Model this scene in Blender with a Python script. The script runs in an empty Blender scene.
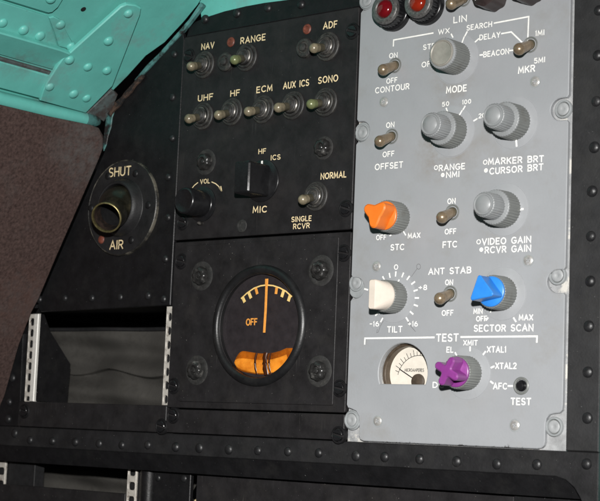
import bpy, bmesh, math, random
from mathutils import Vector, Matrix
from mathutils.geometry import tessellate_polygon
random.seed(7)
SC = bpy.context.scene
COL = SC.collection
S = 0.001                                   # everything below is written in millimetres
PI = math.pi
# panel axes: x right, z up, o = distance out of the panel towards the viewer (world -y)

# ------------------------------------------------------------------ camera
CAM = Vector((696.7562, -732.7244, -181.1870))
ROT = [[0.7788012, 0.626018, 0.0396242], [-0.0422325, 0.1153558, -0.992426], [-0.6258475, 0.7712292, 0.1162775]]
FPX = 1536.617
cam_d = bpy.data.cameras.new('camera'); cam = bpy.data.objects.new('camera', cam_d); COL.objects.link(cam)
cam_d.sensor_fit = 'HORIZONTAL'; cam_d.sensor_width = 36; cam_d.lens = FPX / 600 * 36
rx, ry, rz = Vector(ROT[0]), -Vector(ROT[1]), -Vector(ROT[2])
cam.matrix_world = Matrix(((rx.x, ry.x, rz.x, CAM.x*S), (rx.y, ry.y, rz.y, CAM.y*S), (rx.z, ry.z, rz.z, CAM.z*S), (0, 0, 0, 1)))
cam_d.clip_start = 0.01; cam_d.clip_end = 50
cam_d.dof.use_dof = True; cam_d.dof.focus_distance = 0.93; cam_d.dof.aperture_fstop = 22
SC.camera = cam

# ------------------------------------------------------------------ light: the camera's flash and a weak dim ambience
W = bpy.data.worlds.new('World'); SC.world = W; W.use_nodes = True
bg = W.node_tree.nodes['Background']; bg.inputs[0].default_value = (0.92, 0.96, 1.0, 1); bg.inputs[1].default_value = 0.028
fl = bpy.data.lights.new('flash', 'AREA'); fl.shape = 'DISK'; fl.size = 0.022; fl.energy = 3.85; fl.spread = math.radians(96); fl.color = (1.0, 0.985, 0.96)
flo = bpy.data.objects.new('flash', fl); COL.objects.link(flo)
flo.location = Vector((CAM.x - 5, CAM.y - 5, CAM.z + 112)) * S
flo.rotation_euler = (Vector((0.16, 0, -0.20)) - flo.location).to_track_quat('-Z', 'Y').to_euler()
SC.view_settings.view_transform = 'Standard'; SC.view_settings.look = 'None'
SC.view_settings.exposure = 0; SC.view_settings.gamma = 1

# ------------------------------------------------------------------ measuring helpers
def ray(u, v):
    d = Vector(((u - 300) / FPX, (v - 250.5) / FPX, 1.0))
    return Vector(ROT[0]) * d.x + Vector(ROT[1]) * d.y + Vector(ROT[2]) * d.z
def at(u, v, o=0.0):                         # a measured place of the photo on the plane o mm out of the panel -> (x, z)
    d = ray(u, v); t = (-o - CAM.y) / d.y; q = CAM + d * t
    return (q.x, q.z)
def wv(x, z, o=0.0): return Vector((x, -o, z))

# ------------------------------------------------------------------ materials
MATS = {}
def mat(name, col, rough=0.5, metal=0.0, var=0.15, scale=300, bump=0.0, bscale=1500, spots=None, spot_amt=(0.62, 0.72), spot_scale=120, coat=0.0, spec=0.5, scratch=None, hair=None, smudge=(), chip=None):
    m = bpy.data.materials.new(name); m.use_nodes = True; nt = m.node_tree; N = nt.nodes; L = nt.links
    b = N['Principled BSDF']; b.inputs['Roughness'].default_value = rough; b.inputs['Metallic'].default_value = metal
    b.inputs['Coat Weight'].default_value = coat; b.inputs['Specular IOR Level'].default_value = spec
    g = N.new('ShaderNodeNewGeometry')
    n = N.new('ShaderNodeTexNoise'); n.inputs['Scale'].default_value = scale; n.inputs['Detail'].default_value = 5; n.inputs['Roughness'].default_value = 0.65
    L.new(g.outputs['Position'], n.inputs['Vector'])
    r = N.new('ShaderNodeValToRGB'); r.color_ramp.elements[0].position = 0.3; r.color_ramp.elements[1].position = 0.7
    r.color_ramp.elements[0].color = (*[c * (1 - var) for c in col], 1); r.color_ramp.elements[1].color = (*[c * (1 + var) for c in col], 1)
    L.new(n.outputs['Fac'], r.inputs['Fac']); out = r.outputs['Color']
    def layer(out, fac_node_out, colr):
        mx = N.new('ShaderNodeMix'); mx.data_type = 'RGBA'
        L.new(fac_node_out, mx.inputs[0]); L.new(out, mx.inputs[6]); mx.inputs[7].default_value = (*colr, 1)
        return mx.outputs[2]
    if spots:
        n2 = N.new('ShaderNodeTexNoise'); n2.inputs['Scale'].default_value = spot_scale; n2.inputs['Detail'].default_value = 8; n2.inputs['Roughness'].default_value = 0.7
        L.new(g.outputs['Position'], n2.inputs['Vector'])
        r2 = N.new('ShaderNodeValToRGB'); r2.color_ramp.elements[0].position = spot_amt[0]; r2.color_ramp.elements[1].position = spot_amt[1]
        L.new(n2.outputs['Fac'], r2.inputs['Fac'])
        out = layer(out, r2.outputs['Color'], spots)
    if scratch:                              # fine specks and chips
        n3 = N.new('ShaderNodeTexNoise'); n3.inputs['Scale'].default_value = 900; n3.inputs['Detail'].default_value = 2
        L.new(g.outputs['Position'], n3.inputs['Vector'])
        r3 = N.new('ShaderNodeValToRGB'); r3.color_ramp.elements[0].position = 0.745; r3.color_ramp.elements[1].position = 0.78
        L.new(n3.outputs['Fac'], r3.inputs['Fac'])
        out = layer(out, r3.outputs['Color'], scratch)
    if hair:                                 # long thin scuffs: narrow bands of two stretched noises, broken up by a third
        for rot, sc_ in ((0.45, (80, 80, 3)),):
            mp = N.new('ShaderNodeMapping'); mp.inputs['Rotation'].default_value = (0.3, rot, 0.2); mp.inputs['Scale'].default_value = sc_; L.new(g.outputs['Position'], mp.inputs['Vector'])
            nh = N.new('ShaderNodeTexNoise'); nh.inputs['Scale'].default_value = 1.3; nh.inputs['Detail'].default_value = 1; L.new(mp.outputs[0], nh.inputs['Vector'])
            s1 = N.new('ShaderNodeMath'); s1.operation = 'SUBTRACT'; L.new(nh.outputs['Fac'], s1.inputs[0]); s1.inputs[1].default_value = 0.5
            s2 = N.new('ShaderNodeMath'); s2.operation = 'ABSOLUTE'; L.new(s1.outputs[0], s2.inputs[0])
            s3 = N.new('ShaderNodeMath'); s3.operation = 'LESS_THAN'; L.new(s2.outputs[0], s3.inputs[0]); s3.inputs[1].default_value = 0.0045
            nb = N.new('ShaderNodeTexNoise'); nb.inputs['Scale'].default_value = 55; nb.inputs['Detail'].default_value = 3; L.new(g.outputs['Position'], nb.inputs['Vector'])
            rb = N.new('ShaderNodeMapRange'); rb.inputs['From Min'].default_value = 0.56; rb.inputs['From Max'].default_value = 0.70; rb.inputs['To Max'].default_value = hair[1]; L.new(nb.outputs['Fac'], rb.inputs['Value'])
            s4 = N.new('ShaderNodeMath'); s4.operation = 'MULTIPLY'; L.new(s3.outputs[0], s4.inputs[0]); L.new(rb.outputs[0], s4.inputs[1])
            out = layer(out, s4.outputs[0], hair[0])
    for (px_, pz_, rad, colr, amt, *py_) in smudge:  # grime left by hands round a control
        v1 = N.new('ShaderNodeVectorMath'); v1.operation = 'DISTANCE'; L.new(g.outputs['Position'], v1.inputs[0]); v1.inputs[1].default_value = (px_*S, (py_[0] if py_ else 0)*S, pz_*S)
        m1 = N.new('ShaderNodeMapRange'); m1.inputs['From Min'].default_value = rad*S; m1.inputs['From Max'].default_value = rad*.25*S; m1.inputs['To Max'].default_value = amt; m1.interpolation_type = 'SMOOTHSTEP'; L.new(v1.outputs['Value'], m1.inputs['Value'])
        nz_ = N.new('ShaderNodeTexNoise'); nz_.inputs['Scale'].default_value = 110; nz_.inputs['Detail'].default_value = 6; nz_.inputs['Roughness'].default_value = .7; L.new(g.outputs['Position'], nz_.inputs['Vector'])
        m2 = N.new('ShaderNodeMapRange'); m2.inputs['From Min'].default_value = .38; m2.inputs['From Max'].default_value = .66; L.new(nz_.outputs['Fac'], m2.inputs['Value'])
        m3 = N.new('ShaderNodeMath'); m3.operation = 'MULTIPLY'; L.new(m1.outputs[0], m3.inputs[0]); L.new(m2.outputs[0], m3.inputs[1])
        out = layer(out, m3.outputs[0], colr)
    if chip:                                 # chipped paint along the bottom edge (z below chip[0])
        sx = N.new('ShaderNodeSeparateXYZ'); L.new(g.outputs['Position'], sx.inputs[0])
        c1 = N.new('ShaderNodeMapRange'); c1.inputs['From Min'].default_value = (chip[0] + chip[1])*S; c1.inputs['From Max'].default_value = chip[0]*S; c1.inputs['To Min'].default_value = -.12; c1.inputs['To Max'].default_value = .14; L.new(sx.outputs['Z'], c1.inputs['Value'])
        nc = N.new('ShaderNodeTexNoise'); nc.inputs['Scale'].default_value = 140; nc.inputs['Detail'].default_value = 7; nc.inputs['Roughness'].default_value = .72; L.new(g.outputs['Position'], nc.inputs['Vector'])
        c2 = N.new('ShaderNodeMath'); c2.operation = 'ADD'; L.new(nc.outputs['Fac'], c2.inputs[0]); L.new(c1.outputs[0], c2.inputs[1])
        c3 = N.new('ShaderNodeMapRange'); c3.inputs['From Min'].default_value = .62; c3.inputs['From Max'].default_value = .70; L.new(c2.outputs[0], c3.inputs['Value'])
        out = layer(out, c3.outputs[0], chip[2])
    L.new(out, b.inputs['Base Color'])
    rr = N.new('ShaderNodeMapRange'); rr.inputs['To Min'].default_value = max(0.03, rough - 0.12); rr.inputs['To Max'].default_value = min(1, rough + 0.12)
    L.new(n.outputs['Fac'], rr.inputs['Value']); L.new(rr.outputs[0], b.inputs['Roughness'])
    if bump:
        n4 = N.new('ShaderNodeTexNoise'); n4.inputs['Scale'].default_value = bscale; n4.inputs['Detail'].default_value = 4
        L.new(g.outputs['Position'], n4.inputs['Vector'])
        bp = N.new('ShaderNodeBump'); bp.inputs['Strength'].default_value = bump; bp.inputs['Distance'].default_value = 0.0004
        L.new(n4.outputs['Fac'], bp.inputs['Height']); L.new(bp.outputs[0], b.inputs['Normal'])
    MATS[name] = m
    return m
GREY = mat('grey_enamel', (0.295, 0.305, 0.318), 0.42, var=0.05, scale=26, bump=0.12, bscale=700, spots=(0.255, 0.25, 0.24), spot_amt=(0.54, 0.80), spot_scale=24, scratch=(0.20, 0.19, 0.18),
    hair=((0.24, 0.24, 0.245), .3), smudge=((205, -16, 26, (0.205, 0.165, 0.125), .55), (212, 20, 20, (0.21, 0.175, 0.135), .40), (206, 38, 24, (0.23, 0.20, 0.165), .35), (246, -62, 24, (0.235, 0.22, 0.20), .35), (228, -150, 24, (0.24, 0.225, 0.205), .3), (176, -66, 20, (0.235, 0.22, 0.20), .35)),
    chip=(-186.2, 3.6, (0.055, 0.052, 0.05)))
GREYD = mat('grey_flange', (0.27, 0.285, 0.29), 0.5, var=0.12, scale=160, bump=0.15)
GREYL = mat('grey_stud', (0.30, 0.31, 0.315), 0.45, var=0.14, scale=200, bump=0.2)
GREYW = mat('grey_worn', (0.30, 0.305, 0.31), 0.5, var=0.25, scale=200, bump=0.25, spots=(0.55, 0.53, 0.49), spot_amt=(0.54, 0.60), spot_scale=60, scratch=(0.08, 0.08, 0.08))
BLACK = mat('black_paint', (0.0160, 0.0150, 0.0158), 0.5, spec=0.25, var=0.35, scale=70, bump=0.22, bscale=1100, spots=(0.026, 0.024, 0.023), spot_amt=(0.52, 0.80), spot_scale=45, scratch=(0.16, 0.15, 0.14), hair=((0.06, 0.057, 0.053), .5))
BLACKF = mat('black_frame_paint', (0.0076, 0.0074, 0.0082), 0.48, spec=0.32, var=0.3, scale=90, bump=0.3, bscale=800, spots=(0.016, 0.0155, 0.015), spot_amt=(0.52, 0.80), spot_scale=60, scratch=(0.10, 0.10, 0.10))
BLACKS = mat('dusty_black_paint', (0.0165, 0.0165, 0.0175), 0.55, var=0.22, scale=90, bump=0.25, bscale=800, spots=(0.022, 0.0215, 0.021), spot_amt=(0.45, 0.8), spot_scale=40, scratch=(0.10, 0.10, 0.10))
BLACKR = mat('black_rivet_paint', (0.0125, 0.0125, 0.0135), 0.42, var=0.4, scale=200, bump=0.5, bscale=600, spots=(0.035, 0.034, 0.033), spot_amt=(0.55, 0.75), spot_scale=150)
BLACKB = mat('black_sill_paint', (0.0145, 0.0143, 0.0152), 0.5, var=0.3, scale=80, bump=0.3, bscale=800, spots=(0.025, 0.0245, 0.024), spot_amt=(0.50, 0.8), spot_scale=50, spec=0.35, scratch=(0.12, 0.12, 0.12))
BEZ = mat('gauge_bezel_paint', (0.0095, 0.0095, 0.0102), 0.40, var=0.3, scale=80, bump=0.2, bscale=700, spots=(0.02, 0.0195, 0.019), spot_amt=(0.5, 0.75), spot_scale=60)
BLACKP = mat('black_plastic', (0.010, 0.010, 0.011), 0.26, var=0.2, bump=0.06, bscale=700)
BLACKM = mat('black_matt', (0.008, 0.008, 0.009), 0.7, var=0.3)
RUBBER = mat('dusty_rubber', (0.026, 0.025, 0.024), 0.55, var=0.45, scale=350, bump=0.3, spots=(0.075, 0.07, 0.06), spot_amt=(0.5, 0.75), spot_scale=260)
DUST = mat('dusty_washer', (0.019, 0.0185, 0.018), 0.72, var=0.4, scale=350, bump=0.35, spots=(0.042, 0.040, 0.037), spot_amt=(0.5, 0.72), spot_scale=330)
BOLT = mat('dark_bolt', (0.020, 0.0195, 0.019), 0.27, metal=0.0, var=0.4, scale=300, bump=0.35, bscale=500, spots=(0.10, 0.097, 0.092), spot_amt=(0.54, 0.68), spot_scale=170)
STEEL = mat('steel', (0.50, 0.49, 0.47), 0.32, metal=0.45, var=0.2, scale=500, bump=0.1)
RAILM = mat('worn_rail', (0.50, 0.47, 0.425), 0.5, metal=0.1, var=0.2, scale=220, bump=0.3, spots=(0.20, 0.15, 0.12), spot_amt=(0.55, 0.68), spot_scale=260)
BRONZE = mat('bronze_lever', (0.27, 0.205, 0.135), 0.27, metal=0.5, var=0.2, scale=260, bump=0.1)
TIPG = mat('ivory_lever_tip', (0.235, 0.20, 0.135), 0.3, metal=0.2, var=0.35, scale=200, spots=(0.11, 0.095, 0.06), spot_amt=(0.5, 0.7), spot_scale=160)
TIPGR = mat('green_lever_tip', (0.165, 0.185, 0.085), 0.3, metal=0.2, var=0.2, scale=260)
LEVD = mat('dark_lever', (0.10, 0.09, 0.062), 0.4, metal=0.4, var=0.3, scale=300)
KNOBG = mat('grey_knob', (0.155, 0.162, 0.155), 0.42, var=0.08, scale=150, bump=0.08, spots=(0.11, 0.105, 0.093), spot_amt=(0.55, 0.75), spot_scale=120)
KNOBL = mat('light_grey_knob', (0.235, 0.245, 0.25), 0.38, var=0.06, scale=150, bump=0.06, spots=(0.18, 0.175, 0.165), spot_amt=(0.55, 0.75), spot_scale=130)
SKIRT = mat('clear_grey_skirt', (0.315, 0.325, 0.338), 0.3, var=0.05, scale=80, coat=0.2)
ORANGE = mat('orange_plastic', (0.74, 0.170, 0.016), 0.42, var=0.08, scale=120, bump=0.06)
WHITEK = mat('cream_plastic', (0.62, 0.55, 0.475), 0.42, var=0.06, scale=120, bump=0.05)
BLUE = mat('blue_plastic', (0.027, 0.215, 0.66), 0.35, var=0.08, scale=120, bump=0.05)
PURPLE = mat('purple_plastic', (0.205, 0.036, 0.205), 0.35, var=0.10, scale=120, bump=0.05)
WHITE = mat('white_lettering', (0.83, 0.82, 0.78), 0.6, var=0.12, scale=400)
CREAM = mat('cream_lettering', (0.80, 0.64, 0.38), 0.6, var=0.2, scale=500)
ORPAINT = mat('orange_lume', (0.95, 0.40, 0.07), 0.6, var=0.12, scale=500)
YEPAINT = mat('yellow_lume', (0.98, 0.70, 0.26), 0.6, var=0.12, scale=500)
DIAL = mat('gauge_dial', (0.023, 0.0185, 0.021), 0.6, var=0.25, scale=200)
AMBER = mat('amber_liquid', (0.48, 0.125, 0.006), 0.07, var=0.3, scale=60, coat=1.0, spots=(0.16, 0.034, 0.004), spot_amt=(0.45, 0.7), spot_scale=70)
AMBERHL = mat('amber_highlight', (0.95, 0.36, 0.035), 0.12, var=0.15, scale=90, coat=0.7, spots=(0.62, 0.17, 0.010), spot_amt=(0.42, 0.66), spot_scale=85)  # lighter amber that paints the highlight along the slip tube's lower half
RIMW = mat('worn_vent_rim', (0.020, 0.019, 0.017), 0.42, var=0.5, scale=200, bump=0.3, spots=(0.11, 0.10, 0.08), spot_amt=(0.48, 0.60), spot_scale=70)
NOZ = mat('olive_black_nozzle', (0.014, 0.013, 0.009), 0.24, var=0.4, scale=120, bump=0.15, spots=(0.045, 0.04, 0.025), spot_amt=(0.52, 0.7), spot_scale=90)
FACE = mat('meter_face', (0.66, 0.61, 0.53), 0.6, var=0.08, scale=150)
TEAL = mat('teal_paint', (0.140, 0.505, 0.445), 0.42, var=0.09, scale=28, bump=0.18, bscale=380, spots=(0.19, 0.36, 0.34), spot_amt=(0.56, 0.74), spot_scale=26, scratch=(0.11, 0.20, 0.18), hair=((0.20, 0.36, 0.34), .4),
    smudge=((-76, 36, 15, (0.13, 0.17, 0.165), .7, -18), (-76, 36, 12, (0.14, 0.16, 0.155), .6, -60), (-58, 49, 20, (0.16, 0.20, 0.19), .6, -97), (-88, 24, 14, (0.12, 0.13, 0.125), .7, -30), (-37, 66, 16, (0.15, 0.19, 0.18), .6, -87), (-54, 52, 9, (0.12, 0.16, 0.15), .5, -9)))
TEALW = mat('worn_teal_edge', (0.075, 0.21, 0.20), 0.5, var=0.35, scale=90, bump=0.2, spots=(0.022, 0.02, 0.02), spot_amt=(0.46, 0.57), spot_scale=70)
TEALD = mat('scuffed_teal', (0.10, 0.125, 0.125), 0.55, var=0.3, scale=90, bump=0.3, spots=(0.065, 0.05, 0.047), spot_amt=(0.46, 0.62), spot_scale=110)
RUST = mat('rusty_strap', (0.085, 0.050, 0.034), 0.8, var=0.6, scale=250, bump=0.7, spots=(0.010, 0.009, 0.009), spot_amt=(0.42, 0.54), spot_scale=130)
BRASS = mat('tarnished_brass', (0.28, 0.235, 0.11), 0.35, metal=0.8, var=0.4, scale=300, bump=0.2)
VENTIN = mat('vent_liner', (0.040, 0.027, 0.021), 0.5, var=0.4, scale=150, spots=(0.008, 0.008, 0.008), spot_amt=(0.45, 0.6), spot_scale=90)
NUT = mat('dirty_steel_nut', (0.17, 0.16, 0.145), 0.35, metal=0.5, var=0.4, scale=200, spots=(0.025, 0.024, 0.023), spot_amt=(0.44, 0.56), spot_scale=110)
REDDOT = mat('red_sealing_lacquer', (0.15, 0.042, 0.026), 0.5, var=0.35, scale=400, bump=0.3)
REDLENS = mat('red_lens', (0.13, 0.003, 0.006), 0.12, var=0.2, coat=1.0)
ORLENS = mat('orange_red_lens', (0.21, 0.014, 0.004), 0.12, var=0.2, coat=1.0)
BROWNK = mat('brown_knob', (0.030, 0.020, 0.019), 0.35, var=0.3)
CLOTH = mat('grey_insulation_cloth', (0.060, 0.057, 0.052), 0.95, var=0.18, scale=160, bump=0.5, bscale=900, spots=(0.042, 0.040, 0.037), spot_amt=(0.5, 0.75), spot_scale=40, spec=0.1)
FELT = mat('brown_speckled_trim', (0.072, 0.047, 0.042), 0.85, var=0.5, scale=480, bump=0.6, bscale=650, spots=(0.100, 0.090, 0.087), spot_amt=(0.52, 0.80), spot_scale=14, smudge=((-76, 10, 34, (0.115, 0.108, 0.104), .75, -28), (-84, -4, 26, (0.105, 0.100, 0.098), .6, -12), (-136, -98, 40, (0.095, 0.045, 0.034), .5, -20)), spec=0.15)
def glass(name):
    m = bpy.data.materials.new(name); m.use_nodes = True; nt = m.node_tree; nt.nodes.remove(nt.nodes['Principled BSDF'])
    t = nt.nodes.new('ShaderNodeBsdfTransparent'); t.inputs[0].default_value = (0.95, 0.95, 0.95, 1)
    g = nt.nodes.new('ShaderNodeBsdfGlossy'); g.inputs['Roughness'].default_value = 0.05
    f = nt.nodes.new('ShaderNodeFresnel'); f.inputs[0].default_value = 1.4
    mx = nt.nodes.new('ShaderNodeMixShader'); nt.links.new(f.outputs[0], mx.inputs[0]); nt.links.new(t.outputs[0], mx.inputs[1]); nt.links.new(g.outputs[0], mx.inputs[2])
    nt.links.new(mx.outputs[0], nt.nodes['Material Output'].inputs['Surface'])
    return m
GLASS = glass('instrument_glass')

# ------------------------------------------------------------------ mesh builder (verts in mm, axes x, z, o)
class MB:
    def __init__(s): s.v = []; s.f = []; s.mi = []
    def add(s, vs, fs, mi=0):
        b = len(s.v); s.v += [Vector(v) for v in vs]; s.f += [tuple(i + b for i in f) for f in fs]; s.mi += [mi] * len(fs)
    def mesh(s, name, mats, smooth=35):
        me = bpy.data.meshes.new(name)
        me.from_pydata([tuple(v * S) for v in s.v], [], s.f)
        for m in (mats if isinstance(mats, (list, tuple)) else [mats]): me.materials.append(m)
        for i, q in enumerate(me.polygons): q.material_index = s.mi[i]
        bm = bmesh.new(); bm.from_mesh(me)
        bmesh.ops.remove_doubles(bm, verts=bm.verts, dist=1e-7)
        bmesh.ops.recalc_face_normals(bm, faces=bm.faces); bm.to_mesh(me); bm.free()
        if smooth:
            for q in me.polygons: q.use_smooth = True
            me.set_sharp_from_angle(angle=math.radians(smooth))
        return me
def area2(p): return sum(p[i][0] * p[(i+1) % len(p)][1] - p[(i+1) % len(p)][0] * p[i][1] for i in range(len(p)))
def inset(p, d):                             # d > 0 moves a CCW outline inwards
    n = len(p); r = []
    for i in range(n):
        a, b, c = Vector(p[i-1]), Vector(p[i]), Vector(p[(i+1) % n])
        e1 = (b - a).normalized(); e2 = (c - b).normalized()
        n1 = Vector((-e1.y, e1.x)); n2 = Vector((-e2.y, e2.x)); m = n1 + n2
        if m.length < 1e-6: m = n1
        m.normalize(); k = d / max(0.5, m.dot(n1))
        q = b + m * k; r.append((q.x, q.y))
    return r
def plate(mb, outer, o0, o1, ch=0.4, holes=(), mi=0, frame=None):
    """flat plate from o0 (back) to o1 (front) with a chamfer on the front edge and holes right through"""
    F = frame or (lambda x, z, o: wv(x, z, o))
    if area2(outer) < 0: outer = outer[::-1]
    hs = [h if area2(h) < 0 else h[::-1] for h in holes]
    loops0 = [outer] + hs; loops1 = [inset(l, ch) if ch else l for l in loops0]
    for o, ls in ((o0, loops0), (o1, loops1)):
        flat = [q for l in ls for q in l]
        tris = tessellate_polygon([[Vector((q[0], q[1], 0)) for q in l] for l in ls])
        mb.add([F(q[0], q[1], o) for q in flat], tris, mi)
    for a, b in zip(loops0, loops1):
        n = len(a); vs = [F(*q, o0) for q in a] + [F(*q, o1 - ch) for q in a] + [F(*q, o1) for q in b]
        fs = []
        for i in range(n):
            j = (i + 1) % n; fs.append((i, j, n + j, n + i)); fs.append((n + i, n + j, 2*n + j, 2*n + i))
        mb.add(vs, fs, mi)
def rrect(x0, x1, z0, z1, r, n=5):
    p = []
    for cx, cz, a in ((x1-r, z1-r, 0), (x0+r, z1-r, 90), (x0+r, z0+r, 180), (x1-r, z0+r, 270)):
        for k in range(n + 1):
            t = math.radians(a + 90 * k / n); p.append((cx + r*math.cos(t), cz + r*math.sin(t)))
    return p
def circle(cx, cz, r, n=32, rz=None): return [(cx + r*math.cos(2*PI*k/n), cz + (rz or r)*math.sin(2*PI*k/n)) for k in range(n)]
def lathe(mb, prof, n=40, mi=0, flute=None, axis=None, org=None, a0=0.0):
    """prof = [(r, o)]; flute(r_index) -> depth; axis/org to point it anywhere"""
    ax = (axis or Vector((0, -1, 0))).normalized(); og = org or Vector((0, 0, 0))
    u = ax.cross(Vector((0, 0, 1)));
    u = u.normalized() if u.length > 1e-4 else Vector((1, 0, 0)); w = u.cross(ax)
    vs = []; fs = []
    for i, (r, o) in enumerate(prof):
        for k in range(n):
            rr = r
            if flute and flute[i]: rr = r - flute[i] * (0.5 - 0.5 * math.cos(2*PI*k*flute[-1]/n))
            t = 2*PI*k/n + a0; vs.append(og + ax*o + (u*math.cos(t) + w*math.sin(t)) * rr)
    for i in range(len(prof) - 1):
        for k in range(n):
            j = (k+1) % n; fs.append((i*n+k, i*n+j, (i+1)*n+j, (i+1)*n+k))
    mb.add(vs, fs, mi)
def tube(mb, pts, r, n=14, mi=0, sq=1.0):
    pts = [Vector(p) for p in pts]; vs = []; fs = []
    for i, p in enumerate(pts):
        d = (pts[min(i+1, len(pts)-1)] - pts[max(i-1, 0)]).normalized()
        u = d.cross(Vector((0, 0, 1))); u = u.normalized() if u.length > 1e-3 else Vector((1, 0, 0)); w = u.cross(d)
        rr = r[i] if isinstance(r, (list, tuple)) else r
        for k in range(n):
            t = 2*PI*k/n; vs.append(p + u*math.cos(t)*rr + w*math.sin(t)*rr*sq)
    for i in range(len(pts)-1):
        for k in range(n):
            j = (k+1) % n; fs.append((i*n+k, i*n+j, (i+1)*n+j, (i+1)*n+k))
    fs.append(tuple(range(n))); fs.append(tuple((len(pts)-1)*n+k for k in range(n)))
    mb.add(vs, fs, mi)
def hull(mb, pts, mi=0):
    bm = bmesh.new()
    for p in pts: bm.verts.new(p)
    bmesh.ops.convex_hull(bm, input=bm.verts); bm.verts.ensure_lookup_table(); bm.verts.index_update()
    mb.add([v.co.copy() for v in bm.verts], [tuple(v.index for v in f.verts) for f in bm.faces], mi); bm.free()

# ------------------------------------------------------------------ objects
WL = {}
def thing(name, label, cat, loc=(0, 0, 0), group=None):
    o = bpy.data.objects.new(name, None); COL.objects.link(o); o.empty_display_size = 0.01
    o.location = Vector(loc) * S; WL[o.name] = Vector(loc)
    o['label'] = label; o['category'] = cat
    if group: o['group'] = group
    return o
def put(name, me, parent=None, loc=(0, 0, 0), label=None, rot=None):
    """link a mesh as one object at world place loc (mm)"""
    o = bpy.data.objects.new(name, me); COL.objects.link(o); loc = Vector(loc); base = Vector((0, 0, 0))
    if parent: o.parent = parent; base = WL[parent.name]
    o.location = (loc - base) * S; WL[o.name] = loc
    if rot is not None: o.rotation_euler = rot
    if label: o['label'] = label
    return o
def struct(name, me):
    o = put(name, me); o['kind'] = 'structure'; return o
def tag(o, label, cat, group=None):
    o['label'] = label; o['category'] = cat
    if group: o['group'] = group
CACHE = {}
def cached(key, fn):
    if key not in CACHE: CACHE[key] = fn()
    return CACHE[key]

# ------------------------------------------------------------------ engraved stroke lettering
def arc(cx, cy, rx_, ry_, a0, a1, n=9): return [(cx + rx_*math.cos(math.radians(a0+(a1-a0)*k/n)), cy + ry_*math.sin(math.radians(a0+(a1-a0)*k/n))) for k in range(n+1)]
G = {
 'A': (.70, [[(0,0),(.35,1),(.70,0)], [(.12,.33),(.58,.33)]]),
 'B': (.58, [[(0,0),(0,1),(.33,1)] + arc(.33,.765,.21,.235,90,-90)[1:] + [(.03,.53)], [(.33,.53)] + arc(.33,.265,.25,.265,90,-90)[1:] + [(0,0)]]),
 'C': (.66, [arc(.38,.5,.38,.5,48,312,14)]),
 'D': (.62, [[(0,0),(0,1),(.22,1)] + arc(.22,.5,.40,.5,90,-90,12)[1:] + [(.0,0)]]),
 'E': (.50, [[(.50,1),(0,1),(0,0),(.50,0)], [(0,.52),(.42,.52)]]),
 'F': (.50, [[(.50,1),(0,1),(0,0)], [(0,.50),(.42,.50)]]),
 'G': (.70, [arc(.38,.5,.38,.5,48,330,14) + [(.72,.44),(.44,.44)]]),
 'H': (.60, [[(0,0),(0,1)], [(.60,0),(.60,1)], [(0,.52),(.60,.52)]]),
 'I': (.04, [[(.02,0),(.02,1)]]),
 'K': (.58, [[(0,0),(0,1)], [(.56,1),(0,.40)], [(.20,.60),(.58,0)]]),
 'L': (.46, [[(0,1),(0,0),(.46,0)]]),
 'M': (.74, [[(0,0),(.06,1),(.37,.22),(.68,1),(.74,0)]]),
 'N': (.62, [[(0,0),(0,1),(.62,0),(.62,1)]]),
 'O': (.74, [arc(.37,.5,.37,.5,90,450,20)]),
 'P': (.54, [[(0,0),(0,1),(.28,1)] + arc(.28,.74,.26,.26,90,-90)[1:] + [(0,.48)]]),
 'R': (.56, [[(0,0),(0,1),(.28,1)] + arc(.28,.74,.26,.26,90,-90)[1:] + [(0,.48)], [(.28,.48),(.56,0)]]),
 'S': (.54, [arc(.27,.745,.25,.255,35,270,10) + arc(.27,.245,.27,.245,90,-150,10)[1:]]),
 'T': (.58, [[(0,1),(.58,1)], [(.29,1),(.29,0)]]),
 'U': (.58, [[(0,1),(0,.29)] + arc(.29,.29,.29,.29,180,360)[1:] + [(.58,1)]]),
 'V': (.66, [[(0,1),(.33,0),(.66,1)]]),
 'W': (.92, [[(0,1),(.22,0),(.46,.85),(.70,0),(.92,1)]]),
 'X': (.60, [[(0,0),(.60,1)], [(0,1),(.60,0)]]),
 'Y': (.60, [[(0,1),(.30,.48),(.60,1)], [(.30,.48),(.30,0)]]),
 'Z': (.54, [[(0,1),(.54,1),(0,0),(.54,0)]]),
 '0': (.50, [arc(.25,.5,.25,.5,90,450,18)]),
 '1': (.10, [[(.0,.86),(.08,1),(.08,0)]]),
 '2': (.50, [arc(.25,.74,.25,.26,165,-30,9) + [(0,0),(.52,0)]]),
 '5': (.50, [[(.46,1),(.06,1),(.02,.56)] + arc(.23,.32,.27,.32,130,-140,10)]),
 '6': (.54, [arc(.27,.30,.26,.30,90,450,18), arc(.50,.34,.49,.66,180,112,8)]),
 '8': (.50, [arc(.25,.75,.21,.25,-90,270,14), arc(.25,.25,.25,.25,90,450,14)]),
 '-': (.34, [[(0,.5),(.34,.5)]]), '+': (.46, [[(0,.5),(.46,.5)], [(.23,.27),(.23,.73)]]), ' ': (.34, []),
}
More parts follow.
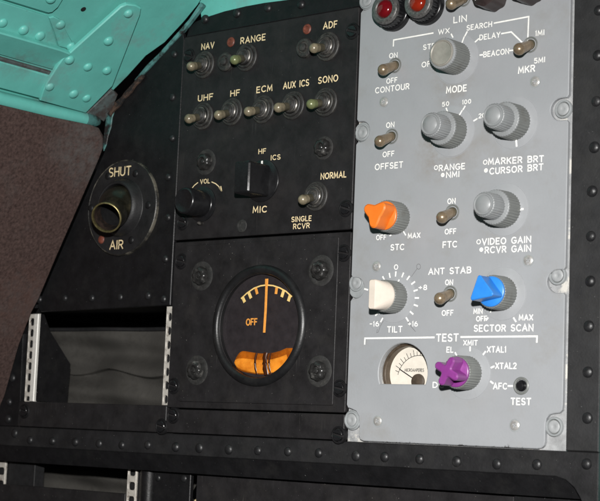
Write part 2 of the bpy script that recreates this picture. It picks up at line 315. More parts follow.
def ribbon(mb, pts, w, F, h=0.09, mi=0):
    """a low ridge of paint along a polyline; F(x, z, o) places it"""
    q = [Vector(p) for p in pts]; q = [p for i, p in enumerate(q) if i == 0 or (p - q[i-1]).length > 1e-4]
    closed = (q[0] - q[-1]).length < 1e-3
    if closed: q = q[:-1]
    n = len(q); vs = []
    if not closed:
        q[0] = q[0] - (q[1] - q[0]).normalized() * w * .35; q[-1] = q[-1] + (q[-1] - q[-2]).normalized() * w * .35
    for i in range(n):
        a = q[i-1] if (closed or i) else None; c = q[(i+1) % n] if (closed or i < n-1) else None
        e1 = (q[i]-a).normalized() if a is not None else (c-q[i]).normalized()
        e2 = (c-q[i]).normalized() if c is not None else e1
        n1 = Vector((-e1.y, e1.x)); n2 = Vector((-e2.y, e2.x)); m = n1 + n2
        m = m.normalized() if m.length > 1e-5 else n1
        k = w * .5 / max(.45, m.dot(n1))
        for s, o in ((1, -.012), (.6, h*.5), (-.6, h*.5), (-1, -.012)):
            t = q[i] + m * k * s; vs.append(F(t.x, t.y, o))
    fs = []
    for i in range(n if closed else n-1):
        j = (i+1) % n
        for s in range(3): fs.append((i*4+s, j*4+s, j*4+s+1, i*4+s+1))
    mb.add(vs, fs, mi)
def word_mesh(text, x0, x1, z0, z1, cap, w, o, name='lettering', m=WHITE, gap=.26):
    adv = 0; runs = []
    for i, ch in enumerate(text):
        gw, st = G[ch]; runs.append((adv, st)); adv += gw + (gap if i < len(text)-1 else 0)
    kx = (x1 - x0) / max(adv, .05) if x1 is not None else cap
    if abs(z1 - z0) < 1.0: z0 = z1 = (z0 + z1) / 2
    sl = (z1 - z0) / (x1 - x0) if x1 is not None else 0
    mb = MB(); wob = random.uniform(-.01, .01)
    for a, st in runs:
        dz = random.uniform(-.02, .02) * cap
        for s in st:
            ribbon(mb, [((a + px) * kx, pz * cap) for px, pz in s], w, lambda x, z, oo: Vector((x, -(o + oo), z + dz + sl * x)), h=.06 + random.uniform(0, .02))
    return mb.mesh(name, m, smooth=0), (x0, z0)
def word(text, a, b, cap_px, parent, m=WHITE, w=.84, o=0.0, gap=.26, name='lettering'):
    (x0, z0), (x1, z1) = at(*a, o), at(*b, o)
    w0 = w; cap = cap_px * (.575 if m is WHITE else .66); w = min(w, cap * .19); cap -= w * .85
    me, (px, pz) = word_mesh(text, x0 + w*.4, x1 - w*.4, z0, z1, cap, w, o, name, m, gap)
    return put(name, me, parent, (px, 0, pz))
def lines(polys, w, parent, m=WHITE, o=0.0, name='marking', mm=False):
    mb = MB(); pp = [[(p if mm else at(*p, o)) for p in pl] for pl in polys]; c = pp[0][0]
    for pl in pp: ribbon(mb, [(x - c[0], z - c[1]) for x, z in pl], w, lambda x, z, oo: Vector((x, -(o + oo), z)), h=.07)
    return put(name, mb.mesh(name, m, smooth=0), parent, (c[0], 0, c[1]))

# ------------------------------------------------------------------ hardware
def rivet_mesh(r, h, m, key):
    def f():
        mb = MB(); lathe(mb, [(r*1.03, -.6)] + [(r*math.cos(t), h*math.sin(t)) for t in [k*PI/2/7 for k in range(7)]] + [(0.0, h)], n=24); return mb.mesh('rivet', m, 60)
    return cached(('rivet', key), f)
def slotted(mb, r, o0, o1, slot, mi=0, n=20):
    """a round head cut by a straight slot: two half moons"""
    for s in (1, -1):
        a = math.asin(slot / r)
        p = [(r*math.cos(a + (PI-2*a)*k/n), s * r*math.sin(a + (PI-2*a)*k/n)) for k in range(n+1)]
        plate(mb, p, o0, o1, ch=.35, mi=mi)
def dzus_mesh(grey):
    def f():
        mb = MB()
        lathe(mb, [(5.3, -2.6), (5.3, .1), (5.0, .5), (4.3, .6), (3.95, .2), (3.9, -.9)], n=36, mi=0)
        lathe(mb, [(3.9, -2.0), (3.9, -.7), (0.0, -.7)], n=28, mi=2)
        if grey: lathe(mb, [(3.6, -.9), (3.5, .2), (3.2, .45), (1.2, .5), (.9, .3), (0, .3)], n=30, mi=1)
        else: slotted(mb, 3.55, -.9, 1.5, .7, mi=1)
        return mb.mesh('fastener', [GREYD, GREYL, KNOBG] if grey else [BLACKF, BLACKP, BLACKM], 40)
    return cached(('dzus', grey), f)
def fastener(u, v, parent, grey=False, rot=0.0, o=0.0):
    x, z = at(u, v, o + .8); return put('fastener', dzus_mesh(grey), parent, (x, -o, z), rot=(0, rot, 0))
def screw_mesh():
    def f():
        mb = MB()
        lathe(mb, [(3.6, -.2), (3.6, .12), (3.0, .15), (3.0, -.1)], n=28, mi=1)
        lathe(mb, [(2.95, -.3), (2.8, .25), (2.2, .6), (1.55, .75), (1.5, -.2)], n=28, mi=0)
        lathe(mb, [(1.52, -.3), (1.5, -.05), (0, -.05)], n=20, mi=1)
        for k in range(4):
            a = PI/2*k + PI/4; p = [(1.5*math.cos(a + t), 1.5*math.sin(a + t)) for t in (-.45, -.2, 0, .2, .45)] + [(.42*math.cos(a), .42*math.sin(a))]
            plate(mb, p, -.2, .72, ch=.05, mi=0)
        return mb.mesh('screw', [STEEL, GREYD], 40)
    return cached('screw', f)
def screw(u, v, parent): x, z = at(u, v, .4); return put('screw', screw_mesh(), parent, (x, 0, z), rot=(0, random.uniform(0, 1.5), 0))
def bolt_mesh(r=5.0):
    def f():
        mb = MB(); n = 48
        prof = [(r, -.2), (r, 2.0), (r*.97, 3.0), (r*.86, 4.0), (r*.66, 4.6), (r*.50, 4.7), (r*.44, 4.2), (r*.42, 2.4), (0, 2.2)]
        lathe(mb, prof, n=n, flute=[.25, .7, .7, .6, .3, 0, 0, 0, 0, 8], mi=0)
        lathe(mb, [(r*.28, 2.0), (r*.27, 3.6), (r*.18, 4.0), (0, 4.0)], n=6)
        return mb.mesh('bolt_head', BOLT, 40)
    return cached(('bolt', r), f)
def washer_mesh(r):
    def f():
        mb = MB(); prof = [(r, -.2), (r, .25), (r*.93, .55), (r*.7, .62), (r*.66, .4), (r*.5, .45), (0, .45)]; lathe(mb, prof, n=36); return mb.mesh('washer', DUST, 40)
    return cached(('washer', r), f)
def bolt(u, v, parent, r=5.0, wr=8.0, o=0.0):
    x, z = at(u, v, o + 3); b = put('bolt', bolt_mesh(r), parent, (x, -o, z), rot=(0, random.uniform(0, 2), 0))
    if wr: put('washer', washer_mesh(wr), b, (x, -o, z))
    return b
def lever_mesh(r0, r1, L, mats, tip=.42):
    mb = MB(); n = 18
    prof = [(r0, -1.0), (r0, L*.15), (r0 + (r1-r0)*.5, L*(1-tip))]
    lathe(mb, prof + [(r0 + (r1-r0)*.55, L*(1-tip) + .01)], n=n, mi=0)
    e = [(r0 + (r1-r0)*.5, L*(1-tip)), (r1, L - r1*.95)] + [(r1*math.cos(t), L - r1 + r1*math.sin(t)) for t in [PI/2*k/6 for k in range(6)]] + [(0, L)]
    lathe(mb, e, n=n, mi=1)
    return mb.mesh('lever', mats, 50)
def aim(v): return Vector((0, -1, 0)).rotation_difference(Vector(v)).to_euler()
def grey_toggle(base, tip, parent, h=13.0):
    x, z = at(*base, 0); tx, tz = at(*tip, h)
    def f():
        mb = MB(); lathe(mb, [(4.7, -.3), (4.7, .35), (4.3, .5), (3.7, .2), (3.5, -.15), (0, -.15)], n=32, mi=0)
        lathe(mb, [(3.1, -.3), (2.9, .9), (2.2, 1.6), (0, 1.7)], n=24, mi=1)
        return mb.mesh('toggle_switch', [KNOBG, LEVD], 40)
    s = put('toggle_switch', cached('gtog', f), parent, (x, 0, z))
    d = Vector((tx - x, -h, tz - z)); L = round(d.length + 1.5, 1)
    put('lever', cached(('glev', L), lambda: lever_mesh(2.7, 3.5, L, [BRONZE, BRONZE])), s, (x, 0, z), rot=aim(d))
    return s
def black_toggle(base, tip, parent, m=TIPG, h=14.5, R=9.2, label=None):
    x, z = at(*base, 0); tx, tz = at(*tip, h)
    def f():
        mb = MB(); k = R / 8
        prof = [(8*k, -.2), (8*k, 1.0), (7.5*k, 1.5), (6.9*k, 1.5), (6.7*k, 1.1), (6.4*k, 1.1), (6.3*k, 2.6), (5.9*k, 3.0), (5.3*k, 3.0), (5.0*k, 2.4), (4.7*k, 2.6), (4.3*k, 4.2), (3.6*k, 4.7), (3.1*k, 4.4), (2.4*k, 5.6), (0, 5.8)]
        lathe(mb, prof, n=36); return mb.mesh('toggle_switch', RUBBER, 40)
    s = put('toggle_switch', cached(('btog', R), f), parent, (x, 0, z), label=label)
    def g():
        mb = MB(); lathe(mb, [(5.7, 2.2), (5.6, 3.4), (5.1, 3.8), (4.7, 3.5), (4.6, 2.2)], n=36); return mb.mesh('ring_nut', NUT, 40)
    put('ring_nut', cached('nut', g), s, (x, 0, z))
    d = Vector((tx - x, -h, tz - z)); L = round(d.length + 1, 1)
    put('lever', cached(('blev', L, m.name), lambda: lever_mesh(2.3, 3.2, L, [LEVD, m], tip=.40)), s, (x, 0, z), rot=aim(d))
    return s
def fluted(mb, r0, r1, o0, o1, n=26, depth=.55, cap=.9, mi=0, mi_top=0):
    N = n * 6
    lathe(mb, [(r0, o0), (r0, o0 + .3), (r1, o1 - cap)], n=N, flute=[depth, depth, depth, n], mi=mi)
    lathe(mb, [(r1, o1 - cap), (r1 - .25, o1 - cap*.35), (r1 - cap, o1), (0, o1)], n=N, flute=[depth, depth*.6, 0, 0, n], mi=mi_top)
def skirt_mesh(R=15.0):
    def f():
        mb = MB(); lathe(mb, [(R+.35, -.3), (R+.35, .06), (R+.1, .06), (R, -.2), (R-.1, .22), (R-.6, .36), (0, .36)], n=72); return mb.mesh('skirt', SKIRT, 35)
    return cached(('skirt', R), f)

# ================================================================== THE SETTING
# curved fuselage side: two flat facets that run towards the viewer from the slanted edge of the panel
def facet(a, b):
    A = Vector((at(*a)[0], 0, at(*a)[1])); B = Vector((at(*b)[0], 0, at(*b)[1])); e = (B - A).normalized()
    n = e.cross(Vector((0, 1, 0))).normalized()
    if n.dot(CAM - A) < 0: n = -n
    return A, e, n
def onfacet(fc, u, v, off=0.0):
    A, e, n = fc; d = ray(u, v); t = ((A + n*off) - CAM).dot(n) / d.dot(n); q = CAM + d*t - A
    return (q.dot(e), q.y)                  # along the edge, along y
def fplace(fc): A, e, n = fc; return lambda s, y, o: A + e*s + Vector((0, y, 0)) + n*o
S1 = facet((104, 150), (35, 310)); S2 = facet((108, 112), (195, 5))
def fplate(fc, px, o0, o1, ch=.5, tilt=0.0):
    pp = [onfacet(fc, u, v, o1) for u, v in px]; lo_, hi_ = min(p[0] for p in pp), max(p[0] for p in pp); F = fplace(fc)
    mb = MB(); plate(mb, pp, o0, o1, ch=ch, frame=lambda a, y, o: F(a, y, o + tilt * (a - (lo_ + hi_)/2))); return mb
mb = fplate(S2, [(-160, -40), (-160, -190), (150, -190), (206, -8), (198, 5), (184, 22), (165, 42.5), (146, 56), (128, 76), (112, 92), (100, 118), (60, 117), (-160, 60)], -4, 0, .6)
struct('fuselage_skin', mb.mesh('fuselage_skin', TEAL))
mb = MB(); plate(mb, [(5, 84), (70, 91), (132, 97), (330, 104), (330, 150), (-10, 160)], -9, -6, .4); struct('cowling_skin', mb.mesh('cowling_skin', TEAL))
mb = MB(); plate(mb, [(311, -260), (420, -260), (420, 160), (311, 160)], -46, -40, .4); struct('fuselage_skin', mb.mesh('fuselage_skin', TEAL))
# dark box behind everything
mb = MB()
plate(mb, [(-900, -600), (420, -600), (420, 500), (-900, 500)], -240, -232, 0)
struct('bulkhead', mb.mesh('bulkhead', BLACKM, 0))
mb = MB()
for x0, x1, z0, z1, o0, o1 in ((-230, -8, -101.5, -99, -180, -4), (-230, -2, -188, -185.8, -180, -4), (-3.2, -1, -185.7, -101.6, -180, -4.5), (-230, -226, -185.7, -101.6, -180, -4.5)):
    plate(mb, [(x0, z0), (x1, z0), (x1, z1), (x0, z1)], o0, o1, 0)
struct('equipment_bay', mb.mesh('equipment_bay', BLACKM, 0))

# ================================================================== FRAME
fr = thing('instrument_frame', 'black riveted metal frame of strips around the grey and black panels', 'frame', (100, 2, -200))
RIV = rivet_mesh(3.1, 2.1, BLACKR, 'black'); RIVT = rivet_mesh(3.4, 2.2, TEAL, 'teal')
mb = MB(); tl = [at(184, 38), at(187, 27), at(193, 21), at(205, 16), at(222, 10.5), at(243, 5.5), at(262, 2), at(285, -1)]
plate(mb, [(330, 79.2), (-4, 79.2)] + tl + [(330, 103)], -4.5, -2, .4); put('top_strip', mb.mesh('top_strip', BLACKF), fr)
mb = MB(); plate(mb, [(288.9, -186.2), (308.3, -186.2), (308.3, 79.0), (288.9, 79.0)], -4.5, -1.6, .5); put('side_strip', mb.mesh('side_strip', BLACKS), fr)
mb = MB()
plate(mb, [(-190, -200.2), (283, -200.2), (289, -201.8), (294, -205.4), (297, -209.5), (299.5, -214), (308.3, -214), (308.3, -186.5), (-190, -186.5)], -4.5, -2, .5)
put('bottom_strip', mb.mesh('bottom_strip', BLACKB), fr)
mb = MB()       # folded lip under the bottom strip
y0, y1 = 2.6, 7.5
mb.add([(-190, y0, -200.3), (303, y0, -200.3), (303, y0+1, -203), (303, y1, -209), (303, y1, -211.5), (-190, y1, -211.5), (-190, y1+1.5, -211.5), (303, y1+1.5, -211.5), (-190, y0+2, -200.3), (303, y0+2, -200.3)],
       [(0, 1, 2, 3, 4, 5), (5, 4, 7, 6), (8, 9, 7, 6)])
put('folded_lip', mb.mesh('folded_lip', BLACKF, 20), fr)
mb = MB(); plate(mb, [at(41, 300), at(28, 322), at(21, 332), at(16.5, 431), (-152, -186.4), (-215, -186.4), at(-25, 410)], -6, -2.2, .5); put('left_strip', mb.mesh('left_strip', BLACKF), fr)
for u, v in [(204, 19), (236, 13), (267, 7.5), (300, 4)]: x, z = at(u, v, -1); put('rivet', RIV, fr, (x, 2, z))
for u, v in [(598, 10), (597, 55), (595.5, 101), (593.5, 147), (591.5, 191), (590, 236), (589.5, 281), (588, 326), (587, 372), (586.5, 418), (585.5, 464)]: x, z = at(u, v, -.5); put('rivet', RIV, fr, (x, 1.6, z))
for u, v in [(29, 440), (51.5, 441), (74.5, 442), (98, 443.5), (121, 445), (147, 445), (175, 447), (198.5, 448), (228, 449.5), (257, 450.5), (287, 451.5), (318, 453), (355, 456), (384, 457), (419, 459), (456, 461.5), (496, 464), (536, 464.5)]: x, z = at(u, v, -1); put('rivet', RIV, fr, (x, 2, z))
for u, v in [(11, 378), (8, 402), (7, 419), (13.5, 433)]: x, z = at(u, v, -1); put('rivet', RIV, fr, (x, 2.2, z))

# ================================================================== GREY RADAR PANEL
rp = thing('radar_control_panel', 'grey enamelled radar control panel with coloured knobs and white lettering', 'control panel', (214, 0, -186))
def notch(xe, zc, side, r=6.3, rc=2.6):
    """outline points, going up, of a rounded cut-out round a fastener standing at x = xf"""
    xf = 146.0 if side < 0 else 282.5; p = []
    k = 10
    for i in range(k + 1):
        t = math.radians(-90 + 180 * i / k)
        p.append((xf - side * 0 - side * r * math.cos(t) , zc + r * math.sin(t)))
    return [(xe, zc - r - 1.4), (xe - side*1.2, zc - r)] + p + [(xe - side*1.2, zc + r), (xe, zc + r + 1.4)]
ZD = [85.7 - 4, 0, -95.25, -181]
ZD = [82, 0, -95.2, -180.6]
xl, xr = 142.4, 287.4
left_edge = []
for zc in ZD[1:3]: pass
# front plate: left side has notches, both bottom corners are cut away round the lowest fasteners
right = []
for zc in (-95.2, 0, 82): right += notch(xr, zc, 1)
leftp = []
for zc in (-95.2, 0, 82): leftp += notch(xl, zc, -1)
zb = at(450, 445)[1]
zl = at(351, 420)[1]; zr_ = at(553, 426.5)[1]
outer = [(152.6 + 3, zb), (277 - 4, zb)]
outer += [(277 + 4*math.cos(math.radians(a)) - 4, zb + 4 + 4*math.sin(math.radians(a))) for a in (-60, -30, 0)]
outer += [(277, zr_ + 1.5), (277.6, zr_ + 4.2), (279.4, zr_ + 6.3), (282.5, zr_ + 7.0), (285.5, zr_ + 7.4), (xr - .3, zr_ + 9), (xr, zr_ + 12)] + right + [(xr, 112), (xl, 112)] + leftp[::-1]
outer += [(xl, zl + 9), (xl + 1, zl + 7.2), (146, zl + 6.6), (149.6, zl + 5.3), (151.8, zl + 2.2), (152.3, zl - 2), (152.3, zb + 3), (153.2, zb + .9)]
mc = at(402.5, 372.8)
def dhole(r, cut, n=28):
    a0 = math.asin(-cut / r); return [(mc[0] + r*math.cos(a0 + (PI - 2*a0)*k/n), mc[1] + r*math.sin(a0 + (PI - 2*a0)*k/n)) for k in range(n+1)]
mb = MB(); plate(mb, outer, -2.6, 0, .45, holes=[dhole(17.3, 6.6)])
put('faceplate', mb.mesh('faceplate', GREY, 30), rp)
mb = MB(); plate(mb, [(141.9, zb - .6), (288.3, zb - .6), (288.3, 112), (141.9, 112)], -4.6, -2.9, .2, holes=[dhole(17.5, 6.9)]); put('flange', mb.mesh('flange', GREYW, 30), rp)
for zc in (zl, -95.2, 0, 82):          # rounded ears that carry the fasteners past the left edge
    mb = MB(); plate(mb, circle(146.0, zc, 6.0, 36), -2.7, -1.2, .4); put('fastener_ear', mb.mesh('fastener_ear', GREYD, 40), rp)
for u, v in [(366, 0), (361.7, 132.3), (355.6, 282.7), (350.8, 420)]: fastener(u, v, rp, True, o=-.9, rot=.25)
for u, v in [(562.5, 108.8), (556.7, 275.3), (553.3, 426.7)]: fastener(u, v, rp, True, o=-1.6, rot=.2)
for u, v in [(383.5, 102), (376.3, 266.3), (377.3, 421), (534.8, 81.5), (528, 260.3), (514.5, 425.3)]: screw(u, v, rp)
# toggles
for b, t in [((395, 65.5), (381.5, 70.5)), ((391.7, 136.5), (378.2, 142)), ((452.5, 212.3), (440.5, 218.2)), ((450.3, 293.8), (438.3, 299.3)), ((530.5, 44.8), (517.5, 49.8)), ((464, -1), (449.5, 4.5))]: grey_toggle(b, t, rp)
# knobs ------------------------------------------------------------
def knob_at(u, v, name='knob', label=None, me=None):
    x, z = at(u, v); return put(name, me, rp, (x, 0, z), label=label), (x, z)
def mode_mesh():
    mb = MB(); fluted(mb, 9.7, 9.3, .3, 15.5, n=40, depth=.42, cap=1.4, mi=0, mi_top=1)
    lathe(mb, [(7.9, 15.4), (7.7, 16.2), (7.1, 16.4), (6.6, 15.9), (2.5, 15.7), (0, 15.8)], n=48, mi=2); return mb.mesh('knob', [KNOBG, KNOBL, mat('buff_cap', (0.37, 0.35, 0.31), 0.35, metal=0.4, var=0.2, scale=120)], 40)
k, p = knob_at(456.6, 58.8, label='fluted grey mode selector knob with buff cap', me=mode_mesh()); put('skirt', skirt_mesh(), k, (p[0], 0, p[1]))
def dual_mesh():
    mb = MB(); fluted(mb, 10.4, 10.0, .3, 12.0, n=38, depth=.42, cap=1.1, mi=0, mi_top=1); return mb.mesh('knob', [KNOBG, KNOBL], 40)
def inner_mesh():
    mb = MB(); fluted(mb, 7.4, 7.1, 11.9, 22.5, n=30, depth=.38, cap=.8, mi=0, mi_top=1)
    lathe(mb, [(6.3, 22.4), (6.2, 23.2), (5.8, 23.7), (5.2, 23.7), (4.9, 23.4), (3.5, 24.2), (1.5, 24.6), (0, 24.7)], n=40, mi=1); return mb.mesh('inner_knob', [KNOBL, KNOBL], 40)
DM, IM = dual_mesh(), inner_mesh()
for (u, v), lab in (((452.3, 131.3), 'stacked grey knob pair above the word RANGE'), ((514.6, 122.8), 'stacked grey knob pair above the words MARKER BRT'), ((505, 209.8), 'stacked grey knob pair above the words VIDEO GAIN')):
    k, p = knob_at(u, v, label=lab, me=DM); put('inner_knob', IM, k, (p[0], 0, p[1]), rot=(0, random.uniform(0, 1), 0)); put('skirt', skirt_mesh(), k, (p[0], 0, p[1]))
def coloured(u, v, lab, m, build, skirt=True, h=11.5, r=9.4):
    mb = MB(); fluted(mb, r + .3, r, .3 if skirt else -.1, h, n=36, depth=.42, cap=.5, mi=0, mi_top=0)
    k, p = knob_at(u, v, label=lab, me=mb.mesh('knob', KNOBG, 40))
    mb = MB(); lathe(mb, [(r - .9, h - .1), (r - 1.0, h + .9), (r - 1.5, h + 1.3), (0, h + 1.3)], n=48); build(mb, h + 1.2)
    put('cap', mb.mesh('cap', m, 40), k, (p[0], 0, p[1]))
    if skirt: put('skirt', skirt_mesh(), k, (p[0], 0, p[1]))
    return k, p
def lobes(angles, R, rl, waist):
    """outline of a lobed grip: rounded arms at the given angles, joined by concave bays"""
    a = sorted(angles); pts = []
    for i, t in enumerate(a):
        tn = a[(i+1) % len(a)] + (360 if i == len(a)-1 else 0)
        c = (R - rl)
        for q in (-80, -50, -20, 0, 20, 50, 80):
            pts.append((c*math.cos(math.radians(t)) + rl*math.cos(math.radians(t+q)), c*math.sin(math.radians(t)) + rl*math.sin(math.radians(t+q))))
        for f in (.38, .5, .62):
            m_ = math.radians(t + (tn - t) * f); w = waist * (1.0 if f == .5 else 1.10); pts.append((w*math.cos(m_), w*math.sin(m_)))
    return pts
def star(angles, R, rl, waist, H): return lambda mb, h: plate(mb, lobes(angles, R, rl, waist), h - .3, h + H, ch=.8)
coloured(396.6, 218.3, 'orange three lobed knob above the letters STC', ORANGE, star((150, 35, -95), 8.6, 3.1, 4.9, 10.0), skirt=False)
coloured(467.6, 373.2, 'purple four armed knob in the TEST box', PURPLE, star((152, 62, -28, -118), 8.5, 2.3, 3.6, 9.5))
def triangle(mb, h):
    t = []
    for a in (100, 220, -20):
        for q in (-25, 0, 25):
            t.append((6.9*math.cos(math.radians(a)) + 1.3*math.cos(math.radians(a+q*2)), 6.9*math.sin(math.radians(a)) + 1.3*math.sin(math.radians(a+q*2))))
    plate(mb, t, h - .3, h + 10, ch=.5)
coloured(502.4, 293.6, 'blue triangular knob above the words SECTOR SCAN', BLUE, triangle)
def wedge(mb, h):
    pts = [Vector((8.4*math.cos(2*PI*k/48), -(h - .2), 8.4*math.sin(2*PI*k/48))) for k in range(48)]
    for x, z in rrect(-2.0, 2.0, -8.6, 8.3, 1.2): pts += [Vector((x, -(h + 9.6), z*.97)), Vector((x*1.25, -(h + 9.0), z*1.02))]
    hull(mb, pts)
kt, pt = coloured(394.3, 297.4, 'cream wedge shaped knob above the word TILT', WHITEK, wedge)
# round dial marks of the tilt knob
mk = []
for a in (-122, -101.5, -78, 0, 22, 44, 66, 90, 113, 136, 157, 180) : pass
tick = [(384, 278.5), (390, 275.5), (396, 274), (403, 275), (408.5, 278), (413.5, 283), (416, 290.5), (417.2, 298), (416.2, 305.5), (412, 313), (407.5, 319.5), (377.3, 314), (382, 320), (366.5, 289.5)]
for u, v in tick:
    x, z = at(u, v); d = Vector((x - pt[0], z - pt[1])).normalized()
    mk.append([(x - d.x*1.15, z - d.y*1.15), (x + d.x*1.15, z + d.y*1.15)])
lines(mk, 1.0, rp, mm=True, o=.36)
lines([[(397, 284), (399, 280)], [(396.2, 283.6), (399.6, 284.2)]], .9, kt, o=.36)
lines([[(516, 139.8), (516.6, 146)]], 1.1, rp, o=.38); lines([[(518.8, 209.6), (523, 209)]], 1.1, rp, o=.38)
PENCIL = mat('pencil_mark', (0.15, 0.15, 0.155), 0.7, var=0.3)
lines([[(411.5, 276.5), (417.2, 268.6)], [(418.6 + 2*math.cos(PI*k/8), 266.6 + 2.6*math.sin(PI*k/8)) for k in range(17)], [(383.5, 320.5), (380.2, 326.5), (378.2, 332.2), (376.6, 332.8), (377.4, 329.4)], [(407.5, 321), (411, 326.5), (415.5, 331.5)]], .42, rp, m=PENCIL, o=-.01, name='pencil_mark')
# lettering (baseline start, baseline end, capital height as measured)
for t, a, b, c in [
    ('LIN', (453.3, 22.8), (466.7, 20.8), 7), ('WX', (438, 34.2), (449.5, 32.8), 5.6), ('STBY', (423, 49.6), (440, 47.2), 5.8), ('OFF', (421.5, 67), (435, 65.5), 6),
    ('SEARCH', (466.5, 30.4), (492, 26.3), 5.8), ('DELAY', (479.3, 40), (500.2, 37), 5.9), ('BEACON', (483.2, 56.8), (509, 53.7), 6),
    ('1MI', (535.3, 35.6), (544.3, 34.8), 5.6), ('5MI', (534, 63.5), (545, 61.5), 5.6), ('MKR', (518, 73.4), (535, 71), 7.2), ('MODE', (446, 93), (466.7, 90.8), 7.2),
    ('CONTOUR', (375, 93.2), (409.3, 88.6), 6.6), ('ON', (389, 58.2), (397.5, 57.2), 5.8), ('OFF', (386.2, 83.6), (397.3, 82), 5.8),
    ('50', (442, 106.3), (449, 105.5), 4.8), ('100', (462.2, 104.3), (471, 103), 4.8), ('200', (478.5, 118), (488.5, 117), 5),
    ('ON', (386, 127.6), (394.3, 126.8), 6), ('OFF', (382.5, 157), (394.3, 155.8), 6), ('OFFSET', (374.7, 169.8), (403, 167.2), 6.8),
    ('RANGE', (438.7, 170.8), (465, 168.8), 6.6), ('NMI', (446, 177.6), (459.3, 176.6), 6.4), ('MARKER BRT', (488, 164.6), (543.8, 161.4), 6.8), ('CURSOR BRT', (489.3, 173.4), (543.3, 170.5), 6.8),
    ('VIDEO GAIN', (481.8, 244.8), (531, 242.2), 6.8), ('RCVR GAIN', (484.6, 253), (531, 251), 6.8),
    ('STC', (390.4, 250.2), (404.2, 249.4), 6.6), ('OFF', (376, 240.2), (386.3, 239), 5.6), ('MAX', (407.7, 238.3), (420.3, 237.2), 5.6),
    ('ON', (447.3, 203.8), (455.5, 203.2), 5.8), ('OFF', (444.6, 234.2), (456.2, 233.4), 5.8), ('FTC', (442.5, 247.6), (457, 246.8), 6.8),
    ('ANT STAB', (428.2, 274.6), (471.2, 272.6), 6.8), ('ON', (445, 285), (453, 284.5), 5.8), ('OFF', (441.6, 315.6), (453.4, 315), 5.8),
    ('TILT', (387, 332.2), (402.3, 331.8), 6.6), ('-16', (369.6, 326.2), (379, 326), 5.6), ('+16', (408, 326.2), (417.8, 326), 5.6), ('+8', (418.5, 290), (427, 289.6), 5.6), ('0', (393.9, 269.6), (398, 269.3), 5.6),
    ('MIN', (473.3, 313.8), (482.5, 313.2), 5.4), ('OFF', (476, 321.2), (487, 320.6), 5.4), ('MAX', (518.7, 320.2), (533, 319.6), 5.8), ('SECTOR SCAN', (473.7, 331.4), (533.3, 330.6), 7),
    ('TEST', (436, 341.2), (458.5, 340.8), 8), ('EL', (446.3, 352.4), (453.4, 352), 6), ('XMIT', (463.2, 345.2), (477.6, 345), 5.4), ('XTAL1', (486.8, 352.2), (506, 352), 6.2), ('XTAL2', (495.2, 368.6), (516.4, 368.4), 6.2),
    ('AFC', (493, 388.9), (507, 388.9), 6.4), ('DC', (432.6, 387.4), (444, 387.4), 6), ('TEST', (510.6, 404.6), (531, 404.6), 7)]:
    word(t, a, b, c, rp, gap=.30)
for c, r, fill in [((436, 167.6), 1.05, 0), ((442.7, 175), .8, 1), ((485.2, 162.2), 1.1, 0), ((485.9, 170.4), .8, 1), ((478.6, 241.8), 1.1, 0), ((481.3, 249.6), .8, 1)]:
    x, z = at(*c); lines([[(x + r*q*math.cos(2*PI*k/16), z + r*q*math.sin(2*PI*k/16)) for k in range(17)] for q in ((1, .35) if fill else (1.1,))], 1.0 if fill else .55, rp, mm=True)
lines([[(393.3, 46), (393.6, 40), (433, 33)]], .95, rp)
lines([[(494.3, 23.1), (528.7, 16.6), (527.7, 40.5)]], .95, rp); lines([[(501.7, 33.6), (511.2, 31.9), (522.7, 43)]], .95, rp); lines([[(509.8, 50.6), (513.6, 50.1)]], .9, rp)
lines([[(451.2, 34.2), (452.8, 37.2)], [(467, 31.8), (464.8, 36)], [(464, 37.2), (461.8, 43.2)], [(475.3, 41.8), (478.6, 38.8)], [(480, 55.1), (482.5, 54.8)]], .9, rp, o=.36)
lines([[(446.2, 108.3), (447.3, 111.3)], [(465, 106.2), (463, 109.5)], [(462, 110.6), (458.5, 116.5)], [(473.8, 120.8), (477, 118.8)]], .9, rp, o=.36)
lines([[(390, 235.6), (391, 235)], [(403.6, 231.8), (405.6, 235)]], .9, rp)
lines([[(486.2, 320), (487.8, 318)], [(490.5, 311.8), (491.6, 309.6)], [(513.6, 318), (515.8, 321.6)]], .95, rp, o=.36)
lines([[(364.6, 344), (364.9, 338.3), (434, 337.4)]], 1.1, rp); lines([[(461, 337), (537, 336.3), (536.7, 342)]], 1.1, rp)
lines([[(455.2, 352.8), (456.8, 355.8)], [(470, 347), (470, 350.6)], [(483.3, 354.3), (485.3, 351.6)], [(491.2, 367.6), (494, 366.4)], [(490.7, 381.6), (493, 383.4)], [(508.3, 386), (512.3, 386)]], 1.0, rp, o=.36)
# small meter behind a D shaped window
mm_ = MB(); plate(mm_, circle(mc[0], mc[1], 22, 40), -10.5, -9.4, 0); mt = put('meter', mm_.mesh('meter', FACE, 0), rp, label='small cream dial face behind a half round window')
mb = MB(); lathe(mb, [(15.6, -9.5), (15.8, -5.3), (16.2, -4.9), (18.5, -4.8), (18.8, -9.5)], n=64, org=Vector((mc[0], 0, mc[1]))); put('meter_rim', mb.mesh('meter_rim', mat('bronze_rim', (0.075, 0.055, 0.038), 0.4, metal=0.3, var=0.3)), mt)
cm = (mc[0] + 6.5, mc[1] - 5.5)
cm = at(417.5, 381.5, -8.5)
tk = [[(cm[0] + r*math.cos(math.radians(a)), cm[1] + r*math.sin(math.radians(a))) for r in (15.2, 17.6 if i % 2 else 18.6)] for i, a in enumerate(range(55, 166, 8))]
lines([[(cm[0] + 15.2*math.cos(math.radians(a)), cm[1] + 15.2*math.sin(math.radians(a))) for a in range(55, 166, 5)]] + tk, .35, mt, m=BLACKM, o=-9.35, mm=True, name='scale')
nd = [at(399, 369, -8.2), (cm[0], cm[1])]; lines([nd], .55, mt, m=BLACKM, o=-8.7, mm=True, name='needle')
